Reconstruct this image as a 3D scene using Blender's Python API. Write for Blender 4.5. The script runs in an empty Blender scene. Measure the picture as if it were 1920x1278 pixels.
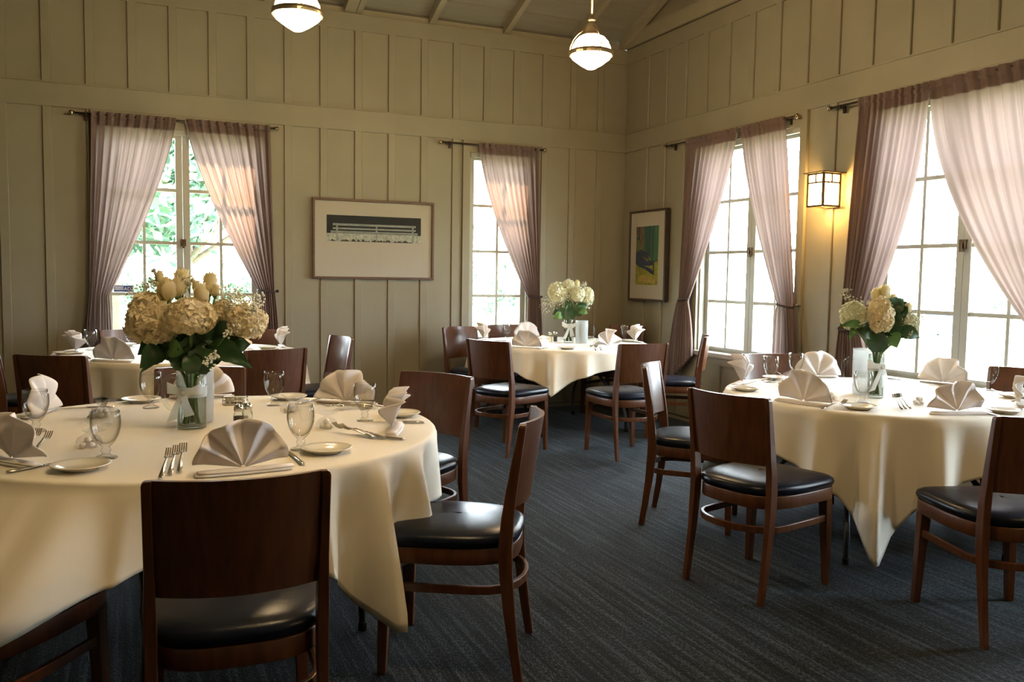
import bpy, math, random
from mathutils import Vector, Matrix
PI = math.pi
S = bpy.context.scene
COL = S.collection
R = math.radians

# ------------------------------------------------------------------ camera, sky, lights, exposure
CAM = Vector((-4.919, -8.2323, 1.3726))
yaw, pitch, roll = 0.413617, -0.074195, 0.015097
f = Vector((math.sin(yaw) * math.cos(pitch), math.cos(yaw) * math.cos(pitch), math.sin(pitch)))
r = Vector((math.cos(yaw), -math.sin(yaw), 0.0))
u = r.cross(f)
r2 = r * math.cos(roll) + u * math.sin(roll)
u2 = u * math.cos(roll) - r * math.sin(roll)
cd = bpy.data.cameras.new('camera')
cam = bpy.data.objects.new('camera', cd)
COL.objects.link(cam)
cam.matrix_world = Matrix(((r2.x, u2.x, -f.x, CAM.x), (r2.y, u2.y, -f.y, CAM.y), (r2.z, u2.z, -f.z, CAM.z), (0, 0, 0, 1)))
cd.sensor_width = 36.0
cd.lens = 36.0 * 1630.88 / 1920.0
cd.clip_start = 0.05
cd.clip_end = 500
S.camera = cam

W = bpy.data.worlds.new('sky')
S.world = W
W.use_nodes = True
wn = W.node_tree.nodes
bg = wn['Background']
bg.inputs['Color'].default_value = (0.80, 0.92, 1.0, 1)
bg.inputs['Strength'].default_value = 41.0

sd = bpy.data.lights.new('sun', 'SUN')
sun = bpy.data.objects.new('sun', sd)
COL.objects.link(sun)
sd.energy = 60.0
sd.color = (1.0, 0.72, 0.42)
sd.angle = R(1.5)
sun_dir = Vector((0.14, -1.0, -1.15)).normalized()      # high, from behind the trees at the back
sun.rotation_euler = sun_dir.to_track_quat('-Z', 'Y').to_euler()
sun.location = (-6, 14, 18)

S.view_settings.view_transform = 'Standard'
S.view_settings.look = 'None'
S.view_settings.exposure = 0.0
S.view_settings.gamma = 1.0
S.view_settings.use_curve_mapping = False
try:
    S.cycles.use_denoising = True
    S.cycles.max_bounces = 10
    S.cycles.transparent_max_bounces = 16
    S.cycles.caustics_reflective = False
    S.cycles.caustics_refractive = False
    S.cycles.sample_clamp_indirect = 6.0
except Exception:
    pass
PENDANT_GLOW = 146.0
SCONCE_GLOW = 75.0

# ------------------------------------------------------------------ materials
def mat(name, col, rough=0.6, metal=0.0, spec=0.5, noise=None, bump=None, coat=0.0, stretch=(1, 1, 1), emit=None, sheen=0.0):
    m = bpy.data.materials.new(name)
    m.use_nodes = True
    n, l = m.node_tree.nodes, m.node_tree.links
    b = n['Principled BSDF']
    b.inputs['Base Color'].default_value = (*col, 1)
    b.inputs['Roughness'].default_value = rough
    b.inputs['Metallic'].default_value = metal
    b.inputs['Specular IOR Level'].default_value = spec
    b.inputs['Coat Weight'].default_value = coat
    b.inputs['Coat Roughness'].default_value = 0.12
    b.inputs['Sheen Weight'].default_value = sheen
    if noise or bump:
        tc = n.new('ShaderNodeTexCoord')
        mp = n.new('ShaderNodeMapping')
        mp.inputs['Scale'].default_value = stretch
        l.new(tc.outputs['Object'], mp.inputs['Vector'])
    if noise:
        sc, amt = noise
        nt = n.new('ShaderNodeTexNoise')
        nt.inputs['Scale'].default_value = sc
        nt.inputs['Detail'].default_value = 5
        l.new(mp.outputs['Vector'], nt.inputs['Vector'])
        cr = n.new('ShaderNodeValToRGB')
        cr.color_ramp.elements[0].position = 0.3
        cr.color_ramp.elements[1].position = 0.7
        cr.color_ramp.elements[0].color = (*[c * (1 - amt) for c in col], 1)
        cr.color_ramp.elements[1].color = (*[min(1, c * (1 + amt)) for c in col], 1)
        l.new(nt.outputs['Fac'], cr.inputs['Fac'])
        l.new(cr.outputs['Color'], b.inputs['Base Color'])
    if bump:
        sc, amt = bump
        nb = n.new('ShaderNodeTexNoise')
        nb.inputs['Scale'].default_value = sc
        nb.inputs['Detail'].default_value = 4
        l.new(mp.outputs['Vector'], nb.inputs['Vector'])
        bp = n.new('ShaderNodeBump')
        bp.inputs['Strength'].default_value = amt
        bp.inputs['Distance'].default_value = 0.01
        l.new(nb.outputs['Fac'], bp.inputs['Height'])
        l.new(bp.outputs['Normal'], b.inputs['Normal'])
    if emit:
        b.inputs['Emission Color'].default_value = (*emit[0], 1)
        b.inputs['Emission Strength'].default_value = emit[1]
    return m

def glass_mat(name, col=(1, 1, 1), rough=0.0, ior=1.45, refr=0.92):
    """clear tableware glass: refraction mixed with a little straight transparency"""
    m = bpy.data.materials.new(name)
    m.use_nodes = True
    b = m.node_tree.nodes['Principled BSDF']
    b.inputs['Base Color'].default_value = (*col, 1)
    b.inputs['Roughness'].default_value = rough
    b.inputs['IOR'].default_value = ior
    b.inputs['Transmission Weight'].default_value = 1.0
    n, l = m.node_tree.nodes, m.node_tree.links
    t = n.new('ShaderNodeBsdfTransparent')
    t.inputs['Color'].default_value = (*[0.97 * c for c in col], 1)
    mx = n.new('ShaderNodeMixShader')
    mx.inputs['Fac'].default_value = refr
    l.new(t.outputs[0], mx.inputs[1])
    l.new(b.outputs[0], mx.inputs[2])
    l.new(mx.outputs[0], n['Material Output'].inputs['Surface'])
    return m

def thin_glass(name, tint=(0.97, 0.98, 0.98), gloss_rough=0.01, edge=None):
    m = bpy.data.materials.new(name)
    m.use_nodes = True
    n, l = m.node_tree.nodes, m.node_tree.links
    t = n.new('ShaderNodeBsdfTransparent')
    t.inputs['Color'].default_value = (*tint, 1)
    g = n.new('ShaderNodeBsdfGlossy')
    g.inputs['Roughness'].default_value = gloss_rough
    if edge is not None:
        lw0 = n.new('ShaderNodeLayerWeight')
        lw0.inputs['Blend'].default_value = 0.5
        p0 = n.new('ShaderNodeMath')
        p0.operation = 'POWER'
        p0.inputs[1].default_value = 2.2
        l.new(lw0.outputs['Facing'], p0.inputs[0])
        mc0 = n.new('ShaderNodeMix')
        mc0.data_type = 'RGBA'
        l.new(p0.outputs[0], mc0.inputs[0])
        mc0.inputs[6].default_value = (*tint, 1)
        mc0.inputs[7].default_value = (*edge, 1)
        l.new(mc0.outputs[2], t.inputs['Color'])
    lw = n.new('ShaderNodeLayerWeight')
    lw.inputs['Blend'].default_value = 0.5
    pw = n.new('ShaderNodeMath')
    pw.operation = 'POWER'
    pw.inputs[1].default_value = 5.0
    l.new(lw.outputs['Facing'], pw.inputs[0])
    fr = n.new('ShaderNodeMath')
    fr.operation = 'MULTIPLY_ADD'
    fr.inputs[1].default_value = 0.92
    fr.inputs[2].default_value = 0.045
    l.new(pw.outputs[0], fr.inputs[0])
    mx = n.new('ShaderNodeMixShader')
    l.new(fr.outputs[0], mx.inputs['Fac'])
    l.new(t.outputs[0], mx.inputs[1])
    l.new(g.outputs[0], mx.inputs[2])
    l.new(mx.outputs[0], n['Material Output'].inputs['Surface'])
    return m

def sheer(name, col_d, col_t, w_transp, w_trans, weave=0.0):
    m = bpy.data.materials.new(name)
    m.use_nodes = True
    n, l = m.node_tree.nodes, m.node_tree.links
    d = n.new('ShaderNodeBsdfDiffuse')
    d.inputs['Color'].default_value = (*col_d, 1)
    t = n.new('ShaderNodeBsdfTranslucent')
    t.inputs['Color'].default_value = (*col_t, 1)
    p = n.new('ShaderNodeBsdfTransparent')
    m1 = n.new('ShaderNodeMixShader')
    m1.inputs['Fac'].default_value = w_trans
    l.new(d.outputs[0], m1.inputs[1])
    l.new(t.outputs[0], m1.inputs[2])
    m2 = n.new('ShaderNodeMixShader')
    m2.inputs['Fac'].default_value = w_transp
    l.new(m1.outputs[0], m2.inputs[1])
    l.new(p.outputs[0], m2.inputs[2])
    l.new(m2.outputs[0], n['Material Output'].inputs['Surface'])
    return m

def carpet_mat():
    m = bpy.data.materials.new('carpet')
    m.use_nodes = True
    n, l = m.node_tree.nodes, m.node_tree.links
    b = n['Principled BSDF']
    b.inputs['Roughness'].default_value = 0.9
    b.inputs['Specular IOR Level'].default_value = 0.2
    b.inputs['Sheen Weight'].default_value = 0.16
    b.inputs['Sheen Roughness'].default_value = 0.22
    b.inputs['Sheen Tint'].default_value = (0.75, 0.9, 1.0, 1)
    tc = n.new('ShaderNodeTexCoord')
    mp = n.new('ShaderNodeMapping')
    mp.inputs['Scale'].default_value = (42, 1.3, 1)
    l.new(tc.outputs['Object'], mp.inputs['Vector'])
    a = n.new('ShaderNodeTexNoise')
    a.inputs['Scale'].default_value = 1.0
    a.inputs['Detail'].default_value = 6
    a.inputs['Roughness'].default_value = 0.65
    l.new(mp.outputs['Vector'], a.inputs['Vector'])
    mp2 = n.new('ShaderNodeMapping')
    mp2.inputs['Scale'].default_value = (190, 60, 1)
    l.new(tc.outputs['Object'], mp2.inputs['Vector'])
    c = n.new('ShaderNodeTexNoise')
    c.inputs['Scale'].default_value = 1.0
    c.inputs['Detail'].default_value = 2
    l.new(mp2.outputs['Vector'], c.inputs['Vector'])
    mm = n.new('ShaderNodeMath')
    mm.operation = 'MULTIPLY_ADD'
    mm.inputs[1].default_value = 0.45
    l.new(c.outputs['Fac'], mm.inputs[0])
    m3 = n.new('ShaderNodeMath')
    m3.operation = 'MULTIPLY'
    m3.inputs[1].default_value = 0.55
    l.new(a.outputs['Fac'], m3.inputs[0])
    l.new(m3.outputs[0], mm.inputs[2])
    cr = n.new('ShaderNodeValToRGB')
    e = cr.color_ramp.elements
    e[0].position, e[0].color = 0.45, (0.0033, 0.0047, 0.0060, 1)
    e[1].position, e[1].color = 0.585, (0.050, 0.064, 0.078, 1)
    k = e.new(0.52)
    k.color = (0.0135, 0.018, 0.0225, 1)
    l.new(mm.outputs[0], cr.inputs['Fac'])
    l.new(cr.outputs['Color'], b.inputs['Base Color'])
    bp = n.new('ShaderNodeBump')
    bp.inputs['Strength'].default_value = 0.6
    bp.inputs['Distance'].default_value = 0.006
    l.new(c.outputs['Fac'], bp.inputs['Height'])
    l.new(bp.outputs['Normal'], b.inputs['Normal'])
    return m

M = {}
M['wall'] = mat('khaki wall paint', (0.262, 0.234, 0.170), 0.5, noise=(3, 0.05), bump=(14, 0.06))
M['trim'] = mat('khaki trim paint', (0.258, 0.230, 0.166), 0.45, noise=(4, 0.05))
M['ceil'] = mat('ceiling board paint', (0.26, 0.24, 0.19), 0.6, noise=(5, 0.08), stretch=(0.4, 3, 1))
M['rafter'] = mat('rafter paint', (0.31, 0.277, 0.20), 0.55, noise=(5, 0.06))
M['sash'] = mat('window paint', (0.40, 0.40, 0.355), 0.4, noise=(6, 0.04))
M['pane'] = thin_glass('window glass')
M['pic_glass'] = thin_glass('picture glass', (0.98, 0.98, 0.97), 0.02)
M['carpet'] = carpet_mat()
M['wood'] = mat('cherry chair wood', (0.084, 0.027, 0.0075), 0.36, noise=(9, 0.30), bump=(30, 0.03), coat=0.14, stretch=(6, 6, 0.7))
M['vinyl'] = mat('black seat vinyl', (0.005, 0.008, 0.018), 0.30, spec=0.19, bump=(120, 0.06))
M['underseat'] = mat('seat dust cover', (0.01, 0.01, 0.01), 0.9)
M['cloth'] = mat('ivory tablecloth linen', (0.77, 0.715, 0.60), 0.75, noise=(2.5, 0.03), bump=(7, 0.12), sheen=0.15)
M['napkin'] = sheer('white napkin linen', (0.92, 0.88, 0.87), (0.85, 0.80, 0.79), 0.0, 0.25)
M['china'] = mat('glazed china', (0.83, 0.80, 0.72), 0.12, coat=0.5)
M['steel'] = mat('flatware steel', (0.62, 0.60, 0.56), 0.16, metal=1.0)
M['chrome'] = mat('chrome', (0.75, 0.75, 0.75), 0.08, metal=1.0)
M['glass'] = thin_glass('goblet glass', (0.975, 0.975, 0.965), 0.04, (0.50, 0.48, 0.44))
M['vaseglass'] = thin_glass('vase glass', (0.955, 0.98, 0.965), 0.04, (0.55, 0.60, 0.56))
M['frost'] = sheer('misted pitcher glass', (0.62, 0.66, 0.66), (0.75, 0.78, 0.78), 0.62, 0.5)
M['tulle'] = sheer('favor tulle', (0.85, 0.85, 0.85), (0.85, 0.85, 0.85), 0.80, 0.4)
M['ribbon'] = sheer('organza ribbon', (0.84, 0.86, 0.84), (0.84, 0.86, 0.84), 0.22, 0.45)
M['mint'] = mat('sugared mint', (0.85, 0.80, 0.72), 0.35)
M['pepper'] = mat('ground pepper', (0.075, 0.05, 0.035), 0.9, noise=(300, 0.5))
M['salt'] = mat('table salt', (0.85, 0.83, 0.78), 0.9)
M['curtain'] = sheer('mauve sheer voile', (0.29, 0.205, 0.185), (0.135, 0.095, 0.087), 0.0, 0.50)
M['tie'] = mat('dark cord tie', (0.035, 0.022, 0.02), 0.7)
M['rod'] = mat('bronze rod', (0.055, 0.038, 0.028), 0.35, metal=0.8)
M['finial'] = mat('brass ball finial', (0.42, 0.32, 0.20), 0.25, metal=1.0)
M['frame'] = mat('walnut picture frame', (0.095, 0.045, 0.024), 0.4, noise=(12, 0.25), stretch=(1, 1, 6))
M['frame_dark'] = mat('espresso picture frame', (0.04, 0.024, 0.018), 0.4, noise=(12, 0.2))
M['mat_board'] = mat('picture mat board', (0.50, 0.465, 0.405), 0.85)
M['brass'] = mat('aged brass', (0.36, 0.25, 0.12), 0.3, metal=1.0)
M['ring'] = mat('pendant nickel band', (0.50, 0.40, 0.28), 0.3, metal=0.9)
M['opal'] = mat('lit opal glass', (0.9, 0.85, 0.75), 0.3, emit=((1.0, 0.70, 0.36), PENDANT_GLOW))
M['amber'] = mat('lit lantern glass', (0.9, 0.8, 0.6), 0.4, emit=((1.0, 0.58, 0.17), SCONCE_GLOW))
M['lantern'] = mat('bronze lantern metal', (0.075, 0.045, 0.022), 0.45, metal=0.6)
M['leaf'] = mat('bouquet leaf', (0.018, 0.062, 0.017), 0.42, noise=(18, 0.35))
M['leaf_pale'] = mat('young bouquet leaf', (0.085, 0.20, 0.05), 0.45, noise=(18, 0.25))
M['stem'] = mat('flower stem', (0.10, 0.17, 0.055), 0.5, noise=(25, 0.3))
M['hydrangea'] = sheer('cream hydrangea petal', (0.93, 0.84, 0.62), (0.85, 0.74, 0.48), 0.0, 0.25)
M['hydrangea_pale'] = sheer('pale hydrangea petal', (0.86, 0.87, 0.70), (0.78, 0.80, 0.58), 0.0, 0.28)
M['rose'] = sheer('yellow rose petal', (0.88, 0.80, 0.54), (0.80, 0.70, 0.38), 0.0, 0.35)
M['breath'] = mat('babys breath blossom', (0.80, 0.79, 0.70), 0.7)
M['table_top'] = mat('folding table board', (0.16, 0.10, 0.06), 0.6, noise=(8, 0.2))
M['table_leg'] = mat('grey table leg tube', (0.10, 0.115, 0.13), 0.4, metal=0.5)
M['lawn'] = mat('pale lawn', (0.34, 0.40, 0.26), 0.9, noise=(0.8, 0.2))  # pale grass colour, varied at random
M['foliage'] = mat('tree foliage', (0.05, 0.115, 0.06), 0.6, noise=(3, 0.4))
M['foliage_warm'] = mat('yellowish foliage', (0.15, 0.18, 0.07), 0.6, noise=(3, 0.4))  # yellower leaf colour for the farther tree
M['bark'] = mat('tree bark', (0.10, 0.075, 0.055), 0.9, noise=(10, 0.3))
M['bin'] = mat('blue bin plastic', (0.02, 0.13, 0.34), 0.4)
M['print_dark'] = mat('print charcoal', (0.012, 0.014, 0.017), 0.8)
M['print_pale'] = mat('print pale ground', (0.42, 0.44, 0.40), 0.8, noise=(45, 0.3))
M['print_slat'] = mat('print silver slat', (0.26, 0.30, 0.29), 0.8, noise=(20, 0.25), stretch=(1, 1, 6))
M['print_shade'] = mat('print grass tuft', (0.06, 0.065, 0.06), 0.8, noise=(60, 0.4))
M['paint_lime'] = mat('painted lime field', (0.28, 0.29, 0.045), 0.7, noise=(16, 0.35))
M['paint_teal'] = mat('painted teal trees', (0.014, 0.085, 0.075), 0.7, noise=(14, 0.45), stretch=(1, 4, 0.6))
M['paint_green'] = mat('painted green trunk', (0.045, 0.16, 0.075), 0.7, noise=(14, 0.3), stretch=(1, 4, 0.6))
M['paint_navy'] = mat('painted navy shade', (0.016, 0.030, 0.085), 0.7, noise=(14, 0.3))
M['paint_olive'] = mat('painted olive slope', (0.13, 0.14, 0.06), 0.7, noise=(14, 0.3))
M['paint_gold'] = mat('painted golden brush', (0.42, 0.30, 0.07), 0.7, noise=(40, 0.4))
M['paint_rust'] = mat('painted rust trunk', (0.16, 0.085, 0.055), 0.7, noise=(14, 0.3))
M['sticker'] = mat('blue decal', (0.03, 0.05, 0.22), 0.5)
M['white_ink'] = mat('white ink', (0.75, 0.75, 0.75), 0.6)
M['dark_line'] = mat('dark joint', (0.02, 0.016, 0.012), 0.9)
M['patch'] = mat('worn bare wood', (0.33, 0.22, 0.13), 0.6)

# ------------------------------------------------------------------ mesh helpers
class MB:
    def __init__(s):
        s.v, s.f, s.sm, s.mi = [], [], [], []
        s.smooth = False
        s.m = 0
    def add(s, vs, fs):
        o = len(s.v)
        s.v += [tuple(q) for q in vs]
        for q in fs:
            s.f.append(tuple(i + o for i in q))
            s.sm.append(s.smooth)
            s.mi.append(s.m)
        return s
    def box(s, a, b, T=None):
        x0, y0, z0 = a
        x1, y1, z1 = b
        vs = [(x0, y0, z0), (x1, y0, z0), (x1, y1, z0), (x0, y1, z0), (x0, y0, z1), (x1, y0, z1), (x1, y1, z1), (x0, y1, z1)]
        if T:
            vs = [T(q) for q in vs]
        return s.add(vs, [(0, 3, 2, 1), (4, 5, 6, 7), (0, 1, 5, 4), (1, 2, 6, 5), (2, 3, 7, 6), (3, 0, 4, 7)])
    def loft(s, rings, closed=True, cap=True, loop=False):
        n = len(rings[0])
        vs = [q for rg in rings for q in rg]
        fs = []
        k = len(rings)
        for i in range(k if loop else k - 1):
            j2 = (i + 1) % k
            for j in range(n if closed else n - 1):
                a, b = i * n + j, i * n + (j + 1) % n
                c, d = j2 * n + (j + 1) % n, j2 * n + j
                fs.append((a, b, c, d))
        if cap and closed and not loop:
            fs.append(tuple(range(n - 1, -1, -1)))
            fs.append(tuple((k - 1) * n + i for i in range(n)))
        return s.add(vs, fs)
    def lathe(s, prof, n=24, c=(0, 0, 0), closed_prof=False):
        rings = [[(c[0] + rr * math.cos(2 * PI * i / n), c[1] + rr * math.sin(2 * PI * i / n), c[2] + z) for i in range(n)] for rr, z in prof]
        if closed_prof:
            return s.loft(rings, True, False, True)
        return s.loft(rings, True, True)
    def tube(s, pts, rad, n=8, cap=True, flat=None):
        pts = [Vector(q) for q in pts]
        rings = []
        up = Vector((0, 0, 1))
        N = None
        for i, q in enumerate(pts):
            t = (pts[min(i + 1, len(pts) - 1)] - pts[max(i - 1, 0)])
            t = t.normalized() if t.length > 1e-9 else Vector((0, 0, 1))
            if N is None:
                N = t.cross(up)
                if N.length < 1e-3:
                    N = t.cross(Vector((1, 0, 0)))
                N.normalize()
            else:
                N = (N - t * N.dot(t))
                N = N.normalized() if N.length > 1e-9 else t.orthogonal().normalized()
            B = t.cross(N)
            rr = rad[i] if isinstance(rad, (list, tuple)) else rad
            a, b = (rr, rr) if flat is None else (rr, rr * flat)
            rings.append([q + N * (a * math.cos(2 * PI * j / n)) + B * (b * math.sin(2 * PI * j / n)) for j in range(n)])
        return s.loft(rings, True, cap)
    def beam(s, pts, w, h):
        """rectangular section bar along pts lying mostly level: w across, h vertical"""
        pts = [Vector(q) for q in pts]
        rings = []
        for i, q in enumerate(pts):
            t = (pts[min(i + 1, len(pts) - 1)] - pts[max(i - 1, 0)]).normalized()
            N = Vector((t.y, -t.x, 0))
            N = N.normalized() if N.length > 1e-6 else Vector((1, 0, 0))
            B = N.cross(t)
            rings.append([q + N * w / 2 + B * h / 2, q - N * w / 2 + B * h / 2, q - N * w / 2 - B * h / 2, q + N * w / 2 - B * h / 2])
        return s.loft(rings)
    def grid(s, pts):
        n, m_ = len(pts), len(pts[0])
        vs = [q for row in pts for q in row]
        return s.add(vs, [(i * m_ + j, i * m_ + j + 1, (i + 1) * m_ + j + 1, (i + 1) * m_ + j) for i in range(n - 1) for j in range(m_ - 1)])
    def mesh(s, name):
        me = bpy.data.meshes.new(name)
        me.from_pydata(s.v, [], s.f)
        me.polygons.foreach_set('use_smooth', s.sm)
        me.polygons.foreach_set('material_index', s.mi)
        me.update()
        return me

def link(name, me, mats, parent=None):
    if mats is not None and not me.materials:
        for q in (mats if isinstance(mats, (list, tuple)) else [mats]):
            me.materials.append(q)
    o = bpy.data.objects.new(name, me)
    COL.objects.link(o)
    if parent is not None:
        o.parent = parent
    return o

def obj(name, mb, mats, parent=None, **kw):
    o = link(name, mb.mesh(name), mats, parent)
    for k, v in kw.items():
        o[k] = v
    return o

def thing(name, label, cat, loc=(0, 0, 0), rz=0.0, group=None):
    o = bpy.data.objects.new(name, None)
    o.empty_display_size = 0.05
    COL.objects.link(o)
    o.location = loc
    o.rotation_euler = (0, 0, rz)
    tag(o, label, cat, group)
    return o

def tag(o, label, cat, group=None):
    o['label'] = label
    o['category'] = cat
    if group:
        o['group'] = group
    return o

def copy_tree(o, parent=None):
    c = o.copy()
    COL.objects.link(c)
    if parent is not None:
        c.parent = parent
    for ch in list(o.children):
        copy_tree(ch, c)
    return c

def place(proto, used, loc, rz, label, group=None):
    o = proto if not used else copy_tree(proto)
    used.append(1)
    o.location = loc
    o.rotation_euler = (0, 0, rz)
    o['label'] = label
    if group:
        o['group'] = group
    return o

def struct(name, mb, mats, parent=None):
    o = obj(name, mb, mats, parent)
    o['kind'] = 'structure'
    return o

def cut(rect, holes):
    """rectangle (a0,z0,a1,z1) minus holes -> rectangles"""
    out = [rect]
    for h in holes:
        nxt = []
        for (a0, z0, a1, z1) in out:
            x0, y0, x1, y1 = max(a0, h[0]), max(z0, h[1]), min(a1, h[2]), min(z1, h[3])
            if x0 >= x1 - 1e-6 or y0 >= y1 - 1e-6:
                nxt.append((a0, z0, a1, z1))
                continue
            if y1 < z1: nxt.append((a0, y1, a1, z1))
            if z0 < y0: nxt.append((a0, z0, a1, y0))
            if a0 < x0: nxt.append((a0, y0, x0, y1))
            if x1 < a1: nxt.append((x1, y0, a1, y1))
        out = nxt
    return [q for q in out if q[2] - q[0] > 0.012 and q[3] - q[1] > 0.012]

# wall frames: (s along the wall, d outward from the room, z)
def TB(q): return (q[0], q[1], q[2])
def TR(q): return (q[1], q[0], q[2])

# ------------------------------------------------------------------ room shell
XL, YF = -9.0, -10.4
ZP = 3.79
SL = 0.36
YR = YF / 2
struct('floor', MB().box((XL - .2, YF - .2, -.12), (.2, .2, 0)), M['carpet'])

HB = [(-5.13, .70, -3.84, 2.60), (-1.80, .70, -1.14, 2.60)]
HR = [(-2.72, .70, -1.40, 2.60), (-4.88, .70, -3.51, 2.60), (-6.66, .70, -6.00, 2.60)]
ZBT, ZBB, ZTT = 2.915, 2.713, 3.638

def wall_mesh(T, a0, a1, ztop, holes, t0=0.0, t1=0.16):
    m = MB()
    xs = sorted({a0, a1} | {h[0] for h in holes} | {h[2] for h in holes})
    for i in range(len(xs) - 1):
        for q in cut((xs[i], 0, xs[i + 1], ztop), holes):
            m.box((q[0], t0, q[1]), (q[2], t1, q[3]), T)
    return m

wb = struct('wall_back', wall_mesh(TB, XL - .16, 0.16, ZP + .004, HB), M['wall'])
mr = wall_mesh(TR, YF - .16, 0.0, ZP + .004, HR)
gz = ZP + .11
mr.add([(0, 0, ZP + .004), (0, YF, ZP + .004), (0, YF, gz), (0, YR, gz - SL * YR), (0, 0, gz),
        (.16, 0, ZP + .004), (.16, YF, ZP + .004), (.16, YF, gz), (.16, YR, gz - SL * YR), (.16, 0, gz)],
       [(0, 4, 3, 2, 1), (5, 6, 7, 8, 9), (4, 9, 8, 3), (3, 8, 7, 2)])
wr = struct('wall_right', mr, M['wall'])
ml = MB().box((XL - .16, YF - .16, 0), (XL, 0, ZP + .11))
ml.add([(XL, 0, gz), (XL, YF, gz), (XL, YR, gz - SL * YR)], [(0, 1, 2)])
struct('wall_left', ml, M['wall'])
struct('wall_front', MB().box((XL, YF - .16, 0), (0, YF, ZP + .11)), M['wall'])
def panelling(T, wall, marks, a0, a1, holes, bw=.07, sgn=1):
    """boards between battens, battens, belt course and head course as pieces of the wall"""
    hl = [(h[0] - .085, h[1] - .085, h[2] + .085, h[3] + .13) for h in holes]
    edges = [a0] + sorted(marks) + [a1]
    for (z0, z1, hs) in ((.055, ZBB, hl), (ZBT, ZTT, [])):
        for i in range(len(edges) - 1):
            lo = edges[i] + (bw if i else 0) + .0015
            hi = edges[i + 1] - .0015
            if hi - lo < .02: continue
            for q in cut((lo, z0, hi, z1), hs):
                obj('board', MB().box((q[0], -.005, q[1]), (q[2], .002, q[3]), T), M['wall'], wall)
        for mk in marks:
            for q in cut((mk, z0, mk + bw, z1), hs):
                m = MB()
                c = .004
                vs = []
                for zz in (q[1], q[3]):
                    vs += [(q[0], .001, zz), (q[0], -.016, zz), (q[0] + c, -.021, zz), (q[2] - c, -.021, zz), (q[2], -.016, zz), (q[2], .001, zz)]
                m.add([T(v) for v in vs], [(i, i + 1, i + 7, i + 6) for i in range(5)] + [(0, 5, 4, 3, 2, 1), (6, 7, 8, 9, 10, 11)])
                obj('batten', m, M['trim'], wall)
    m = MB()
    prof = [(.001, ZBB), (-.024, ZBB), (-.026, ZBB + .006), (-.026, ZBT - .012), (-.034, ZBT - .01), (-.034, ZBT), (.001, ZBT)]
    m.loft([[T((a, d, z)) for d, z in prof] for a in (a0, a1)])
    obj('belt_board', m, M['trim'], wall)
    obj('head_board', MB().box((a0, -.022, ZTT), (a1, .001, ZP), T), M['trim'], wall)

marks_b = [-(.3617 + .325 * k) for k in range(0, 17)] + [-(.3617 + .325 * k) for k in range(17, 26)]
panelling(TB, wb, marks_b, XL, 0, HB)
marks_r = [-(.724 + .329 * k) - .07 for k in range(0, 29)] + [-.395 - .07]
panelling(TR, wr, marks_r, YF, -.02, HR)
for nm, T, a0, a1 in (('baseboard_back', TB, XL, 0), ('baseboard_right', TR, YF, 0)):
    m = MB()
    prof = [(.001, 0), (-.026, 0), (-.026, .026), (-.018, .036), (-.010, .040), (-.010, .054), (.001, .056)]
    m.loft([[T((a, d, z)) for d, z in prof] for a in (a0, a1)])
    struct(nm, m, M['trim'])
    obj('dark_gap', MB().box((a0, -.0265, .037), (a1, .0, .0415), T), M['dark_line'], bpy.data.objects[nm])  # dark strip along the top of the base trim

# ------------------------------------------------------------------ ceiling, rafters
def cz(y): return gz + SL * (-y if y > YR else (y - YF))
mc = MB()
t = .05
prof = [(0.3, cz(0.3) + t), (YR, cz(YR) + t), (YF - .3, cz(YF - .3) + t), (YF - .3, cz(YF - .3) + t + .04), (YR, cz(YR) + t + .04), (.3, cz(.3) + t + .04)]
mc.loft([[(x, y, z) for y, z in prof] for x in (XL - .2, .2)])
ce = struct('ceiling', mc, M['ceil'])
yb = .28
k = 0
while yb > YR:
    y0, y1 = yb, max(yb - .236, YR)
    m = MB()
    g = .013
    m.loft([[(x, y0 - g, cz(y0 - g)), (x, y1 + 0, cz(y1)), (x, y1 + 0, cz(y1) + .045), (x, y0 - g, cz(y0 - g) + .045)] for x in (XL, .16)])
    obj('ceiling_board', m, M['ceil'], ce)
    m = MB()
    y0m, y1m = 2 * YR - y0, 2 * YR - y1
    m.loft([[(x, y0m + g, cz(y0m + g)), (x, y1m, cz(y1m)), (x, y1m, cz(y1m) + .045), (x, y0m + g, cz(y0m + g) + .045)] for x in (XL, .16)])
    obj('ceiling_board', m, M['ceil'], ce)
    yb -= .238
    k += 1
raf_x = [(-3.056, -2.95), (-2.945, -2.892), (-2.227, -2.170), (-1.444, -1.386), (-.665, -.607), (-.10, -.043), (-3.84, -3.78), (-4.62, -4.56), (-5.40, -5.34), (-6.18, -6.12), (-6.96, -6.90), (-7.74, -7.68), (-8.52, -8.46)]
for (xa, xb) in raf_x:
    m = MB()
    m.loft([[(x, .02, ZP + .005), (x, YR, ZP + .005 - SL * YR), (x, YR, cz(YR)), (x, .02, cz(.02))] for x in (xa, xb)])
    obj('rafter', m, M['rafter'], ce)
    m = MB()
    m.loft([[(x, YF, ZP + .005), (x, YR, ZP + .005 - SL * YR), (x, YR, cz(YR)), (x, YF, cz(YF))] for x in (xa, xb)])
    obj('rafter', m, M['rafter'], ce)
rs = sorted(raf_x)
for i in range(len(rs) - 1):
    if rs[i + 1][0] - rs[i][1] > .1:
        obj('blocking', MB().box((rs[i][1], .03, ZP + .004), (rs[i + 1][0], .07, ZP + .062)), M['rafter'], ce)
obj('ridge_beam', MB().box((XL, YR - .05, cz(YR) - .22), (.0, YR + .05, cz(YR) - .02)), M['rafter'], ce)
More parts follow.
